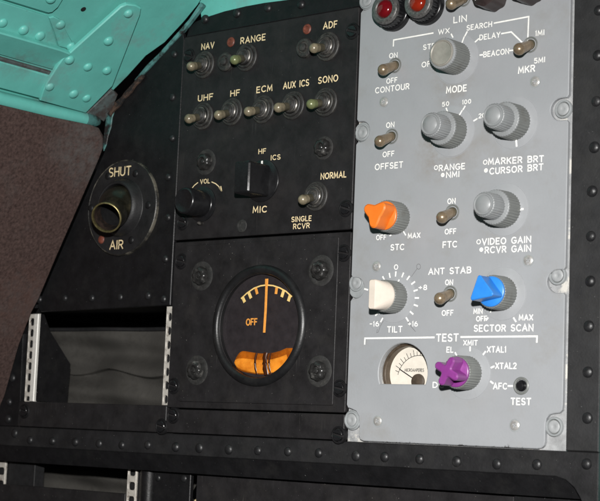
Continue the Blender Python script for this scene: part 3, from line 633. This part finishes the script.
mb = MB(); lathe(mb, [(4.6, -9.6), (4.4, -8.4), (3.6, -8.0), (0, -8.0)], n=28, org=Vector((cm[0], 0, cm[1]))); put('pivot_cover', mb.mesh('pivot_cover', mat('brown_cover', (0.06, 0.045, 0.032), 0.45, var=0.4)), mt)
x0, z0 = at(404, 371.4, -8.6); me, q = word_mesh('MICROAMPERES', x0, x0 + 13.5, z0, z0, 1.7, .28, -9.35, 'lettering', BLACKM); put('lettering', me, mt, (q[0], 0, q[1]))
# push button in the TEST corner
x, z = at(521.5, 385.8); mb = MB()
lathe(mb, [(4.9, -.2), (4.9, .5), (4.3, .9), (3.6, .7), (3.3, -.2)], n=6*6, mi=0); lathe(mb, [(3.3, -.2), (3.2, .2), (0, .2)], n=24, mi=1); lathe(mb, [(2.5, 0), (2.4, 2.2), (1.9, 2.7), (0, 2.8)], n=24, mi=1)
put('push_button', mb.mesh('push_button', [KNOBG, BLACKP]), rp, (x, 0, z), label='small black push button above the word TEST')
# indicator lamps and dimmer knobs along the top
def lamp(u, v, lens, lab, dr=1.0):
    x, z = at(u, v); mb = MB()
    lathe(mb, [(11.4, -.2), (11.4, 3.2), (10.9, 3.8), (10.0, 4.0)], n=48, mi=0)
    lathe(mb, [(10.2, 3.8), (10.2, 8.6), (9.9, 9.2), (9.4, 9.4)], n=30*6, flute=[.45, .45, 0, 0, 30], mi=0)
    lathe(mb, [(9.4, 9.4), (9.2, 11.6), (8.2, 12.2), (6.2, 12.0), (5.5, 11.2)], n=48, mi=1)
    L = put('indicator_lamp', mb.mesh('indicator_lamp', [BLACKP, mat('lamp_collar', (0.16, 0.155, 0.15), 0.35, metal=0.6, var=0.5, scale=700)], 40), rp, (x, 0, z), label=lab)
    mb = MB(); lathe(mb, [(5.6, 10.8)] + [(5.5*math.cos(t), 11.2 + 3.2*math.sin(t)) for t in [PI/2*k/8 for k in range(8)]] + [(0, 14.4)], n=36); put('lens', mb.mesh('lens', lens, 60), L, (x, 0, z))
lamp(395.5, 13.2, REDLENS, 'round indicator lamp with deep red lens'); lamp(428.5, 6.8, ORLENS, 'round indicator lamp with orange red lens')
for u, v in ((495, -3), (532, -9.5)):
    x, z = at(u, v); mb = MB(); fluted(mb, 9.0, 8.6, -.1, 12.5, n=8, depth=.7, cap=1.5); k = put('knob', mb.mesh('knob', BROWNK, 40), rp, (x, 0, z), label='small dark brown dimmer knob at the top edge')
    d = Vector((-.75, .0, -.55)).normalized(); lines([[(x + 1*d.x, z + 1*d.z), (x + 6.5*d.x, z + 6.5*d.z)]], .9, k, o=12.5, mm=True)

# ================================================================== BLACK INTERCOM PANEL
ip = thing('intercom_panel', 'black radio selector panel with two rows of toggle switches and MIC knob', 'control panel', (68, 0, -60))
mb = MB(); plate(mb, rrect(-5.4, 141.2, -59.4, 78.4, 1.0, 3), -3.2, 0, .4); put('faceplate', mb.mesh('faceplate', BLACK, 30), ip)
for b, t, m in [((204.5, 65), (189, 66.6), TIPG), ((246.8, 57.6), (232.8, 60.2), TIPGR), ((328, 46.8), (311.8, 48.4), TIPG),
                ((203.3, 116.3), (186.6, 119.2), TIPG), ((232.2, 112), (216.5, 115.6), TIPG), ((263.5, 109.6), (246.2, 111.8), TIPG), ((293.5, 105.6), (276, 108), TIPG), ((326, 102.4), (308.8, 104.4), TIPGR), ((316.5, 196.4), (300.8, 200.2), TIPG)]:
    black_toggle(b, t, ip, m)
for u, v in ((225, 61.8), (304.2, 47.8)):
    x, z = at(u, v, 2); mb = MB(); lathe(mb, [(6.3, -.2), (6.3, 2.2), (5.6, 3.0), (4.0, 3.2), (3.8, 2.3), (2.6, 2.3), (2.4, 4.2), (1.6, 4.6), (0, 4.6)], n=32); put('locking_boss', mb.mesh('locking_boss', RUBBER, 40), ip, (x, 0, z))
for u, v in ((230.5, 42), (306.7, 29)):
    x, z = at(u, v, .5); mb = MB(); lathe(mb, [(3.3, -.2), (3.3, .4), (2.7, .9), (1.7, .9), (1.4, .3), (0, .3)], n=24); put('sealed_screw', mb.mesh('sealed_screw', REDDOT, 40), ip, (x, 0, z), label='small screw sealed with red lacquer')
for u, v in [(188.3, 56), (351.7, 31), (181.8, 222.3), (345, 208.3)]: fastener(u, v, ip, rot=.3)
bolt(203, 161.5, ip, 5.8, 8.6); bolt(320.8, 147.3, ip, 5.8, 7.4)
x, z = at(242, 226); put('washer', washer_mesh(4.2), ip, (x, 0, z))
# VOL knob
x, z = at(202.8, 204.3); mb = MB()
lathe(mb, [(9.4, .4), (9.2, 1.2), (8.7, 1.6), (8.6, 17.2), (8.2, 18.1), (7.4, 18.5), (6.9, 18.2), (0, 18.2)], n=48); k = put('knob', mb.mesh('knob', BLACKP, 40), ip, (x, 0, z), label='plain black cylindrical volume knob')
mb = MB(); lathe(mb, [(11.6, -.2), (11.6, .8), (11.0, 1.1), (0, 1.2)], n=48); put('skirt', mb.mesh('skirt', BLACKP, 40), k, (x, 0, z))
for u, v in ((199, 223), ): 
    px, pz = at(u, v, 3); mb = MB(); lathe(mb, [(1.1, -.2), (1.1, 3.4), (.7, 4), (0, 4)], n=16); put('stop_pin', mb.mesh('stop_pin', NUT, 40), ip, (px, 0, pz))
# MIC knob: upright bar grip on a round base
x, z = at(262.5, 181); mb = MB()
plate(mb, rrect(-6.3, 6.3, -10.6, 9.6, 1.6), .6, 20.5, ch=.9); k = put('knob', mb.mesh('knob', BLACKP, 40), ip, (x, 0, z), label='black upright bar knob of the microphone selector')
mb = MB(); lathe(mb, [(13.6, -.2), (13.6, .7), (13.1, 1.1), (0, 1.2)], n=56); put('skirt', mb.mesh('skirt', BLACKP, 40), k, (x, 0, z))
mb = MB(); plate(mb, [(-.6, 9.2), (.6, 9.2), (.6, 12.8), (-.6, 12.8)], 1.0, 1.6, .1); put('pointer', mb.mesh('pointer', WHITE, 0), k, (x, 0, z))
for t, a, b, c in [('NAV', (201.2, 49.6), (214.2, 47.6), 6.6), ('RANGE', (240.3, 43.4), (265.4, 40), 6.8), ('ADF', (323, 29), (337.3, 26.8), 6.9),
    ('UHF', (197.8, 101.2), (213, 99.2), 6.6), ('HF', (230.2, 96.4), (239.8, 95), 6.4), ('ECM', (256.3, 92.8), (272.3, 90.4), 6.6), ('AUX ICS', (283, 88.6), (309, 85.6), 6.8), ('SONO', (318, 83.3), (338, 81), 6.8),
    ('HF', (258.3, 153.9), (266, 152.9), 5.2), ('ICS', (270.6, 160.2), (280.4, 158.8), 5.2), ('MIC', (252.6, 212.9), (266.8, 211.7), 6.6), ('NORMAL', (320.5, 179.2), (346.3, 176.8), 6.2),
    ('SINGLE', (291.3, 222), (311.5, 220.4), 5.3), ('RCVR', (293, 229), (309.6, 227.6), 5.3), ('VOL', (200, 183.8), (209.8, 182.8), 4.8)]:
    word(t, a, b, c, ip, m=CREAM, w=.82, gap=.3)
lines([[(192.5, 187.5), (194.5, 185.2), (197.8, 182.6)], [(211.8, 182), (215.5, 183.6), (218.6, 186.3), (220.8, 189.6)]], .7, ip, m=CREAM)
lines([[(221.6, 190.8), (219.4, 187.8)], [(221.6, 190.8), (220.8, 186.6)]], .9, ip, m=CREAM)

# ================================================================== TURN INDICATOR PANEL
gp = thing('gauge_panel', 'square black panel with corner bolts holding the round turn gauge', 'panel', (68, 0, -169))
gc = at(259.5, 325.5)
mb = MB(); plate(mb, rrect(-5.0, 141.2, -169.6, -60.8, 1.0, 3), -3.2, -.3, .4, holes=[circle(gc[0], gc[1], 33, 48)])
put('faceplate', mb.mesh('faceplate', BLACK, 30), gp)
mb = MB(); plate(mb, rrect(6.5, 132.5, -165.5, -63.5, 1.0, 3), -.4, .7, .3, holes=[circle(gc[0], gc[1], 33, 48)])
put('mounting_plate', mb.mesh('mounting_plate', BLACK, 30), gp)
for u, v in [(180.3, 261.3), (343, 253), (172.8, 386), (338.7, 388.3)]: fastener(u, v, gp, rot=.2, o=-.2)
for u, v in [(198.8, 275.6), (318.3, 270), (193.8, 370), (316.3, 371)]: bolt(u, v, gp, 6.2, 9.6, o=.7)
ti = thing('turn_indicator', 'round black gauge with orange needle, OFF flag and amber slip tube', 'gauge', (gc[0], 0, gc[1]))
OG = Vector((gc[0], 0, gc[1]))
mb = MB(); prof = [(38.4, .5), (38.1, 1.6), (37.2, 2.7), (35.9, 3.4), (34.6, 3.5), (33.5, 3.0), (32.8, 2.1), (32.4, 1.0), (32.3, -3.0)]
lathe(mb, prof, n=96, org=OG); put('bezel', mb.mesh('bezel', BEZ, 60), ti)
mb = MB(); lathe(mb, [(33, -3.2), (33, -1.8), (0, -1.8)], n=64, org=OG); put('dial', mb.mesh('dial', DIAL, 30), ti)
mb = MB(); lathe(mb, [(32.4, .9), (32.4, 1.4), (0, 1.4)], n=64, org=OG); put('glass', mb.mesh('glass', GLASS, 30), ti)
o = -1.7
lines([[(241.3, 298.3), (247, 293), (254, 288.2), (260.5, 285.8), (266.5, 285), (273, 285.6), (279.5, 287.8), (286, 291.4), (291.6, 296.5)]], .9, ti, m=YEPAINT, o=o, name='scale')
lines([[(243.0, 298.2), (244.3, 301.2)], [(249.0, 293.2), (250.6, 297.2)], [(283.3, 291.6), (282, 295.8)], [(289.8, 296.2), (288.6, 300)]], 2.3, ti, m=YEPAINT, o=o + .15, name='scale_mark')
lines([[(256.0, 289.2), (257, 293)], [(276.5, 288.8), (276, 292.8)]], 2.1, ti, m=ORPAINT, o=o + .15, name='scale_mark')
lines([[(266.7, 280.2), (266.6, 282.6)]], 2.6, ti, m=ORPAINT, o=o + .3, name='index')
lines([[(266.6, 283.5), (265.6, 309), (264.2, 331.5)]], 2.0, ti, m=ORPAINT, o=-.4, name='needle')
word('OFF', (245.8, 325.2), (257.2, 324.6), 6.8, ti, m=ORPAINT, w=.85, o=-1.7, name='flag_lettering')
# bent amber glass tube with two dark wire bands and a modelled highlight
pts = []; px = [(235.2, 358.3), (235.8, 358.8), (237, 359.4), (238.6, 360), (240.6, 360.6), (244, 361.4), (250, 362.6), (258, 363.8), (266, 364), (274, 363), (282, 360.6), (289, 357), (294, 353.5)]
for u, v in px: x_, z_ = at(u, v, -1.2); pts.append(Vector((x_, 1.2, z_)))
mb = MB(); tube(mb, pts, [.4, 2.6, 4.4, 5.6, 6.2, 6.5, 6.6, 6.6, 6.6, 6.6, 6.5, 6.2, 4.0], n=20, sq=1.0)
for v_ in mb.v: v_.y = 1.6 + (v_.y - 1.2) * .22
sl = put('slip_tube', mb.mesh('slip_tube', AMBER, 60), ti)
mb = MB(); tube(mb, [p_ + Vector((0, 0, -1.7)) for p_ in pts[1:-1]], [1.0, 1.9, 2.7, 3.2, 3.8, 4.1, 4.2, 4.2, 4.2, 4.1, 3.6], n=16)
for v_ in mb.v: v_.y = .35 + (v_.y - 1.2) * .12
put('tube_highlight', mb.mesh('tube_highlight', AMBERHL, 60), sl)  # bright streak standing in for the highlight low in the tube
DKA = mat('dark_amber', (0.055, 0.016, 0.005), 0.3)
for u, r_ in ((254.6, .9), (264.4, 2.0), (268.6, .8)):
    a_, m_, b_ = at(u, 353.2, 1.0), at(u - .5, 363.4, 1.2), at(u + .6, 374, .9)
    mb = MB(); tube(mb, [Vector((a_[0], 1.2, a_[1])), Vector(((a_[0]*.5+m_[0]*.5) - .2, .2, (a_[1]+m_[1])/2)), Vector((m_[0], -.1, m_[1])), Vector(((b_[0]*.5+m_[0]*.5) - .1, .1, (b_[1]+m_[1])/2)), Vector((b_[0], 1.2, b_[1]))], r_, n=12)
    for v_ in mb.v: v_.y = max(v_.y, -.7)
    put('marker_band', mb.mesh('marker_band', DKA, 50), sl)

# ================================================================== BLANK PANELS
b1 = thing('blank_panel', 'long plain black filler panel under the round gauge', 'panel', (68, 0, -185), group='plain filler panels')
mb = MB(); plate(mb, rrect(-4.6, 141.0, -185.8, -170.6, .8, 3), -3.2, -.2, .4); put('faceplate', mb.mesh('faceplate', BLACK, 30), b1)
for u, v in ((172.3, 415.5), (337.5, 435)): fastener(u, v, b1, rot=.2)
b2 = thing('blank_panel', 'long plain black filler panel under the open bay with grey cloth', 'panel', (-80, 0, -186), group='plain filler panels')
mb = MB(); plate(mb, rrect(-150.8, -5.2, -186.0, -168.4, .8, 3), -3.2, -.2, .4); put('faceplate', mb.mesh('faceplate', BLACK, 30), b2)
for u, v in ((160.5, 426.5), (23.5, 411)): fastener(u, v, b2, rot=.2)

# ================================================================== AIR VENT
vp = thing('vent_panel', 'black slanted sheet metal panel carrying the round air vent', 'panel', (-50, 0, -103))
poly = [(-6.4, -102.4), at(40.5, 312), at(37, 306), at(104, 152), at(108, 140), at(112, 108), at(150, 68), at(182.5, 33), at(184, 40)]
mb = MB(); plate(mb, poly, -3.0, -.1, .45); put('sheet', mb.mesh('sheet', BLACKF, 30), vp)
for u, v in [(38.5, 299.5), (64, 298), (91, 298), (119, 297), (147, 295.5), (162.5, 299), (164.5, 259), (167, 217.5), (167.3, 177), (171.5, 138), (171.5, 97), (173.5, 54), (169.5, 138.5)][:-1]:
    x, z = at(u, v, .8); put('rivet', rivet_mesh(2.7, 1.7, BLACKR, 'vent'), vp, (x, .1, z))
# worn teal lip along the slanted edge
mb = MB(); plate(mb, [at(137, 83), at(150, 67.5), at(162, 56), at(171, 45.5), at(184, 31), at(193, 19.5), at(204, 5), at(201, 2.5), at(190, 19), at(180, 30.5), at(168, 44), at(158, 55), at(148, 64.5), at(135, 80)], -2, 1.0, .5); put('edge_lip', mb.mesh('edge_lip', TEALW, 30), vp, label='worn teal edge lip')
mb = MB(); plate(mb, [at(107, 112), at(113.5, 107), at(115, 110), at(112.5, 118), at(111.5, 127), at(108.5, 136), at(107, 144), at(104, 151), at(103, 146)], -.2, .5, .25); put('paint_patch', mb.mesh('paint_patch', TEALW, 30), vp)
av = thing('air_vent', 'round black swivel air nozzle lettered SHUT and AIR', 'air vent', (at(123.5, 208)[0], 0, at(123.5, 208)[1]))
vc = at(123.8, 208); VO = Vector((vc[0], 0, vc[1]))
mb = MB(); lathe(mb, [(33, -.2), (33, 1.4), (32.4, 2.0), (31, 2.2), (20.5, 2.2), (20.2, 2.5)], n=80, org=VO); lathe(mb, [(20.4, 2.0), (19.8, 3.2), (18.6, 6.6), (17.6, 8.4), (16.6, 9.0), (15.6, 8.6), (15.2, 4.0), (14.8, -2)], n=64, org=VO)
fl_ = put('flange', mb.mesh('flange', BLACKB, 35), av)
mb = MB(); lathe(mb, [(33.3, -.2), (33.3, 1.5), (33.0, 2.1), (32.6, 2.35), (32.2, 2.1)], n=80, org=VO); put('edge', mb.mesh('edge', RIMW, 50), fl_)
c0 = VO + Vector((0, -3.5, 0)); h = 26.0; tx, tz = at(106, 217.8, h); tipv = Vector((tx, -h, tz)); ax = (tipv - c0).normalized(); LN = (tipv - c0).length
mb = MB()
prof = [(15.0*math.sin(t), -15.0*math.cos(t)) for t in [PI*k/16 for k in range(3, 13)]]
lathe(mb, prof + [(10.6, LN*.5), (10.0, LN - 3), (9.8, LN - 1.2)], n=56, axis=ax, org=c0, mi=0)
noz = put('nozzle', mb.mesh('nozzle', NOZ, 60), av)
mb = MB(); lathe(mb, [(9.9, LN - 2.0), (10.5, LN - 1.7), (10.6, LN - .4), (10.2, LN), (9.7, LN), (9.4, LN - .4), (9.35, LN - 2.5)], n=56, axis=ax, org=c0); put('rim', mb.mesh('rim', BRASS, 50), noz)
mb = MB(); lathe(mb, [(9.4, LN - .9), (9.2, LN - 14)], n=48, axis=ax, org=c0); lathe(mb, [(9.2, LN - 14), (8.6, LN - 34), (0, LN - 35)], n=48, axis=ax, org=c0, mi=1); put('throat', mb.mesh('throat', [VENTIN, BLACKM], 50), noz)
for u, v in [(135, 173.5), (147.7, 205), (130.8, 240), (90.5, 208), (107.5, 176)]: x, z = at(u, v, 2.5); put('rivet', rivet_mesh(2.6, 1.3, BLACKF, 'flange'), av, (x, -2.1, z))
x, z = at(101, 239.5, 2.5); put('sealed_screw', rivet_mesh(3.0, 1.3, REDDOT, 'red'), av, (x, -2.1, z), label='screw head sealed with red lacquer')
def arcword(text, a, b, cap, tilt):
    (x0, z0), (x1, z1) = at(*a, 2.2), at(*b, 2.2); me, q = word_mesh(text, x0, x1, z0, z1, cap, .95, 2.2, 'lettering', CREAM, .24); put('lettering', me, av, (q[0], 0, q[1]))
arcword('SHUT', (109, 176.6), (130.4, 174.8), 5.8, 0); arcword('AIR', (109.8, 249.6), (122.6, 248), 5.6, 0)

# ================================================================== OPEN BAY: rails, bracket, cloth
def rail(name, x0, x1, z0, z1, o, holes, label, lip=None):
    r = thing(name, label, 'rail', ((x0+x1)/2, -o, z0), group='slotted mounting rails')
    mb = MB(); hs = [rrect(x0 + 1.2 if not lip else x0 + .9, x1 - 1.2 if not lip else x1 - 1.2, z - 2.7, z + 2.7, 1.6, 4) for z in holes]
    plate(mb, [(x0, z0), (x1, z0), (x1, z1), (x0, z1)], o - 1.6, o, .25, holes=hs); s_ = put('strip', mb.mesh('strip', RAILM, 30), r)
    mb = MB(); plate(mb, [(x0 - .6, z0 - 1), (x1 + .6, z0 - 1), (x1 + .6, z1 + 1), (x0 - .6, z1 + 1)], o - 5, o - 3.8, .1); put('backing', mb.mesh('backing', BLACKM, 0), r)
    if lip: mb = MB(); plate(mb, [(x1 + .1, z0), (x1 + lip, z0), (x1 + lip, z1), (x1 + .1, z1)], o - 1.6, o + 1.4, .4); put('edge', mb.mesh('edge', mat('bare_rail_edge', (0.66, 0.64, 0.60), 0.45, metal=0.1, var=0.12), 30), r)
    return r
hz = [at(168.5, v, -1)[1] for v in (317, 331, 345, 358.5, 372, 385.5, 399.5)]
rail('mounting_rail', -10.2, -4.2, -168.2, -103.2, -.8, hz, 'slotted pale metal rail left of the round gauge, right side of the open bay')
hz = [at(29, v, -1)[1] for v in (322, 333, 344, 355, 366, 377, 388.5, 400)]
rail('mounting_rail', -146.4, -139.6, -168.2, -106.0, -1.2, hz, 'slotted pale metal rail at the left side of the open bay', lip=4.6)
br = thing('side_bracket', 'black side plate behind the left rail of the open bay', 'bracket', (-135, 10, -168))
mb = MB(); pl = [(-168, 2), (-168, 32), (-140, 33), (-118, 12), (-106, 5), (-106, 2)]
vs = [Vector((x, y, z)) for x in (-136.4, -134.8) for z, y in pl]; n = len(pl)
mb.add(vs, [tuple(range(n)), tuple(range(n, 2*n))] + [(i, (i+1) % n, n + (i+1) % n, n + i) for i in range(n)]); put('plate', mb.mesh('plate', BLACKF, 20), br)
def cloth(name, x0, x1, z0, z1, y0, label, nx=90, nz=140, seed=0):
    mb = MB(); vs = []; fs = []
    for j in range(nz+1):
        for i in range(nx+1):
            x = x0 + (x1-x0)*i/nx; z = z0 + (z1-z0)*j/nz; s = (x - x0) / 150.0
            d = 4.2*math.sin(z*.13 + .9*math.sin(s*5 + seed) + seed) + 2.4*math.sin(z*.31 + s*4.2 + 1.3) + 1.2*math.sin(x*.11 + z*.06)
            zc = -143 + 2.6*math.sin(s*11 + .6 + seed) - 3*s          # one deep sagging crease
            t = min(1, max(0, (z - zc + .7) / 1.4)); d -= 4.2 * t*t*(3-2*t) * math.exp(-max(0, z - zc) / 26.0)
            vs.append((x, y0 + d - (z1 - z)*.10, z))
    for j in range(nz):
        for i in range(nx):
            a = j*(nx+1)+i; fs.append((a, a+1, a+nx+2, a+nx+1))
    mb.add(vs, fs)
    top = [Vector(vs[nz*(nx+1)+i]) + Vector((0, -.5, .6)) for i in range(nx+1)]
    o_ = thing(name, label, 'cloth', ((x0+x1)/2, y0, z0), group='grey cloth liners')
    put('sheet', mb.mesh('sheet', CLOTH, 80), o_)
    mb = MB(); tube(mb, top, 1.5, n=8); put('hem_cord', mb.mesh('hem_cord', BLACKM, 60), o_)
    return o_
cloth('insulation_cloth', -215, -6.5, -184, -113.5, 62, 'creased grey cloth liner hanging inside the large open bay')
# ================================================================== LOWER ROW, set back below the lip
OL = -15
def lo(u, v): return at(u, v, OL)
cl = cloth('insulation_cloth', -215, -28, -252, -212, 60, 'strip of grey cloth low down at the bottom edge, behind the lowest rail', seed=1.4)
lw = thing('lower_panel', 'black panel edge along the bottom of the picture under the riveted lip', 'panel', (100, 15, -260))
mb = MB(); x0 = lo(196, 490)[0]; plate(mb, [(x0, -262), (lo(514, 495)[0], -262), (lo(514, 495)[0], -205), (x0, -205)], OL - 3, OL, .5); put('faceplate', mb.mesh('faceplate', BLACK, 30), lw)
lw2 = thing('lower_panel', 'dark panel corner low at the right under the riveted frame corner', 'panel', (270, 12, -260))
mb = MB(); plate(mb, [(lo(515.5, 495)[0], -262), (312, -262), (312, -205), (lo(515.5, 495)[0], -205)], OL - 3, OL + 2, .5); put('faceplate', mb.mesh('faceplate', BLACKF, 30), lw2)
sp = thing('support_post', 'rounded black upright post between the two lower openings', 'post', (lo(143, 490)[0], 15, -262))
mb = MB(); a, b = lo(137, 490)[0], lo(152, 490)[0]
prof = [(a, 10), (a, 2), ((a+b)/2 - 2, -1.5), ((a+b)/2 + 2, -3), (b - 2, -2), (b, 1), (b, 10)]
vs = [Vector((x, y + 15, z)) for z in (-262, -204) for x, y in prof]; n = len(prof)
mb.add(vs, [tuple(range(n)), tuple(range(n, 2*n))] + [(i, (i+1) % n, n + (i+1) % n, n + i) for i in range(n)]); put('channel', mb.mesh('channel', BLACKF, 50), sp)
fp = thing('riveted_plate', 'small black riveted plate beside the rounded post at the bottom', 'plate', (lo(170, 490)[0], 15, -262))
mb = MB(); plate(mb, [(b + .5, -262), (lo(190, 490)[0], -262), (lo(190, 490)[0], -205), (b + .5, -205)], OL - 3, OL, .4); put('sheet', mb.mesh('sheet', BLACKF, 30), fp)
for u, v in ((157, 478), (183, 478.5)): x, z = at(u, v, OL + 1); put('rivet', rivet_mesh(2.7, 1.7, BLACKR, 'vent'), fp, (x, -OL, z))
x, z = lo(193.5, 500); mb = MB(); lathe(mb, [(1.6, -8), (1.6, 3), (0, 4)], n=14, axis=Vector((0, 0, 1)), org=Vector((x, 18, z - 3))); o_ = put('brass_pin', mb.mesh('brass_pin', mat('pale_brass', (0.6, 0.48, 0.28), 0.4, var=0.2), 40)); tag(o_, 'small pale brass pin end in the gap at the bottom edge', 'pin')
xa, xb = lo(126, 490)[0], lo(135, 490)[0]
rail('mounting_rail', xa, xb, -262, -204, OL - .5, [lo(130, 486)[1] + 9.525*k for k in (-4, -3, -2, -1, 0, 1)], 'slotted pale metal rail at the bottom edge beside the rounded post')
xa, xb = lo(-5, 480)[0], lo(4, 480)[0]
rail('mounting_rail', xa, xb, lo(0, 486)[1], -204, OL - .5, [lo(0, 471)[1] - 9.525*k for k in (-1, 0, 1)], 'short slotted rail end low at the left border')
x0, x1 = lo(5, 480)[0], lo(31, 480)[0]
sb = thing('side_bracket', 'dark block behind the short rail low at the left', 'bracket', ((x0+x1)/2, 20, -250))
mb = MB(); plate(mb, [(x0, -262), (x1, -262), (x1, -204), (x0, -204)], OL - 12, OL - 3, .4); put('plate', mb.mesh('plate', BLACKM, 30), sb)
bl = thing('blank_panel', 'plain black panel edge at the bottom left under the cloth strip', 'panel', (-90, 15, -262), group='plain filler panels')
mb = MB(); z1 = lo(60, 488.5)[1]; plate(mb, [(lo(-20, 490)[0], -262), (lo(125.3, 490)[0], -262), (lo(125.3, 490)[0], z1), (lo(-20, 490)[0], z1)], OL - 3, OL, .4); put('faceplate', mb.mesh('faceplate', BLACK, 30), bl)

# ================================================================== TEAL AIRFRAME AND TRIM at the left
F2 = fplace(S2)
gs = thing('gusset_plate', 'teal painted triangular gusset plate with dome rivets', 'gusset plate', F2(*onfacet(S2, 90, 60, 5), 5))
mb = fplate(S2, [(40, 101), (43, 91), (47, 83), (57, 67), (63, 58.5), (70, 53), (121, 7), (127, 4.5), (136, 5.5), (141.5, 8.5), (140.5, 15), (113, 86), (86, 113.5)], 3.2, 5.6, .7); put('sheet', mb.mesh('sheet', TEAL, 30), gs)
def facet_rivet(fc, u, v, off, parent):
    F = fplace(fc); s, y = onfacet(fc, u, v, off + 1); p = F(s, y, off); r_ = put('rivet', RIVT, parent, p, rot=aim(fc[2])); k_ = random.uniform(.92, 1.06); r_.scale = (k_, k_ * random.uniform(.85, 1.1), k_)
for u, v in [(129, 14.5), (109, 42), (70, 61), (88.5, 68), (107.5, 71.5), (50.3, 88), (74.3, 95), (87.3, 99.3)]: facet_rivet(S2, u, v, 5.6, gs)
sr = thing('stringer', 'teal painted stepped stringer with a row of rivets running in from the left', 'stringer', F2(*onfacet(S2, 20, 50, 3), 3))
mb = fplate(S2, [(-160, -45), (-100, -27), (0, 2), (48, 17.5), (52, 27), (57.5, 46.5), (-160, -12)], .3, 2.2, .5, tilt=-.05); put('flange', mb.mesh('flange', TEAL, 30), sr)
mb = fplate(S2, [(-160, -16), (0, 30.5), (59, 47.5), (70, 52), (60, 70), (53, 72.5), (0, 57.5), (-160, 13)], .4, 4.4, .9, tilt=.26); put('web', mb.mesh('web', TEAL, 30), sr)
mb = fplate(S2, [(-160, 14), (0, 58), (52, 73), (52, 76), (0, 61.5), (-160, 18)], .4, 2.6, .5); put('seam', mb.mesh('seam', TEALD, 30), sr)
mb = fplate(S2, [(-160, 19), (0, 62), (52, 77), (45, 99.5), (38, 98), (0, 88), (-160, 44)], .4, 3.6, 1.0, tilt=-.10); put('lower_flange', mb.mesh('lower_flange', TEAL, 30), sr)
for u, v in [(3, 24), (24, 31), (40.5, 37), (-25, 15)]: facet_rivet(S2, u, v, 2.2, sr)
us = thing('upper_skin_sheet', 'teal painted upper sheet with rolled edge in the top left corner', 'sheet', F2(*onfacet(S2, 20, 0, 4), 4))
mb = fplate(S2, [(-160, -120), (40, -60), (76, -25), (66.5, -1), (61, 9), (54, 15.5), (48, 16.8), (-160, -46)], .3, 5.0, 2.4, tilt=.05); put('sheet', mb.mesh('sheet', TEAL, 30), us)
facet_rivet(S2, 51.5, 0, 5.0, us)
rt = thing('doubler_strip', 'narrow teal vertical joint strip with two rivets left of the gusset', 'strip', F2(*onfacet(S2, 62, 30, 1), 1))
mb = fplate(S2, [(49, 18), (54, 17), (60, 20), (74, 45), (72, 50), (58.5, 46.5), (55, 34)], .3, 1.5, .4); put('sheet', mb.mesh('sheet', TEAL, 30), rt)
for u, v in [(61, 26), (71.5, 47.5)]: facet_rivet(S2, u, v, 1.3, rt)
mb = MB(); F = F2; s_, y_ = onfacet(S2, 83.5, 9.5, .2); lathe(mb, [(2.0, -.3), (1.8, .15), (0, .15)], n=18, axis=S2[2], org=F(s_, y_, 0)); o_ = put('drain_hole', mb.mesh('drain_hole', BLACKM, 40)); tag(o_, 'small round black hole in the teal skin near the top', 'hole')
pts = [F(*onfacet(S2, u, v, 4), 4) for u, v in ((-160, 53), (-80, 76.5), (0, 99.5), (50, 111.5), (84, 119))]
mb = MB(); tube(mb, pts, [5.4, 5.4, 5.4, 5.2, 4.9], n=20); tb = put('edge_tube', mb.mesh('edge_tube', TEAL, 60)); tag(tb, 'teal rounded edge tube with a scuffed black end above the brown trim', 'tube')
pts = [F(*onfacet(S2, u, v, 4), 4) for u, v in ((83, 118.8), (90, 120.3), (95, 121.2), (98, 121.8), (100, 122.2))]
mb = MB(); tube(mb, pts, [4.75, 4.5, 4.0, 3.0, 1.2], n=20); WL[tb.name] = Vector((0, 0, 0)); put('tube_end', mb.mesh('tube_end', TEALW, 60), tb, label='scuffed dark tube end')
mb = fplate(S2, [(86, 114), (112, 90), (118, 95), (113, 108), (104, 122), (99, 119)], .3, 2.6, .5); ob = put('end_bracket', mb.mesh('end_bracket', TEALD, 30)); tag(ob, 'scuffed bare grey bracket end below the gusset corner', 'bracket')
mb = MB(); plate(mb, [at(109, 113.5), at(115, 107), at(117, 103), at(124, 97), at(127, 92.5), at(135, 84), at(139, 79), at(144, 75), at(146, 76.5), at(142, 82), at(137, 86.5), at(133, 93), at(126, 99.5), at(122, 106), at(116, 111), at(112, 117)], .8, 2.6, .4); o_ = put('rusty_strap', mb.mesh('rusty_strap', RUST, 30)); tag(o_, 'short rusty brown strap along the dark slanted gap', 'strap')
# brown trim panel on the lower facet
tp = fplate(S1, [(-160, 60), (-60, 89), (0, 105.5), (50, 117.5), (92, 126), (100, 129), (104.5, 137), (104.5, 148), (100, 160), (80, 206), (57, 258.5), (40, 299), (33, 312), (26, 330), (20, 346), (11, 378), (0, 416), (-30, 520), (-160, 520)], 1.2, 3.5, 1.6)
o_ = put('trim_panel', tp.mesh('trim_panel', FELT, 40)); tag(o_, 'brown speckled padded side trim panel left of the air vent', 'trim panel')

# no two rivets set quite alike
for o_ in list(fr.children) + list(vp.children) + list(fp.children):
    if o_.name.startswith('rivet'):
        k_ = random.uniform(.9, 1.06); o_.scale = (k_, random.uniform(.8, 1.12), k_); o_.rotation_euler = (random.uniform(-.06, .06), random.uniform(0, 3), random.uniform(-.06, .06))
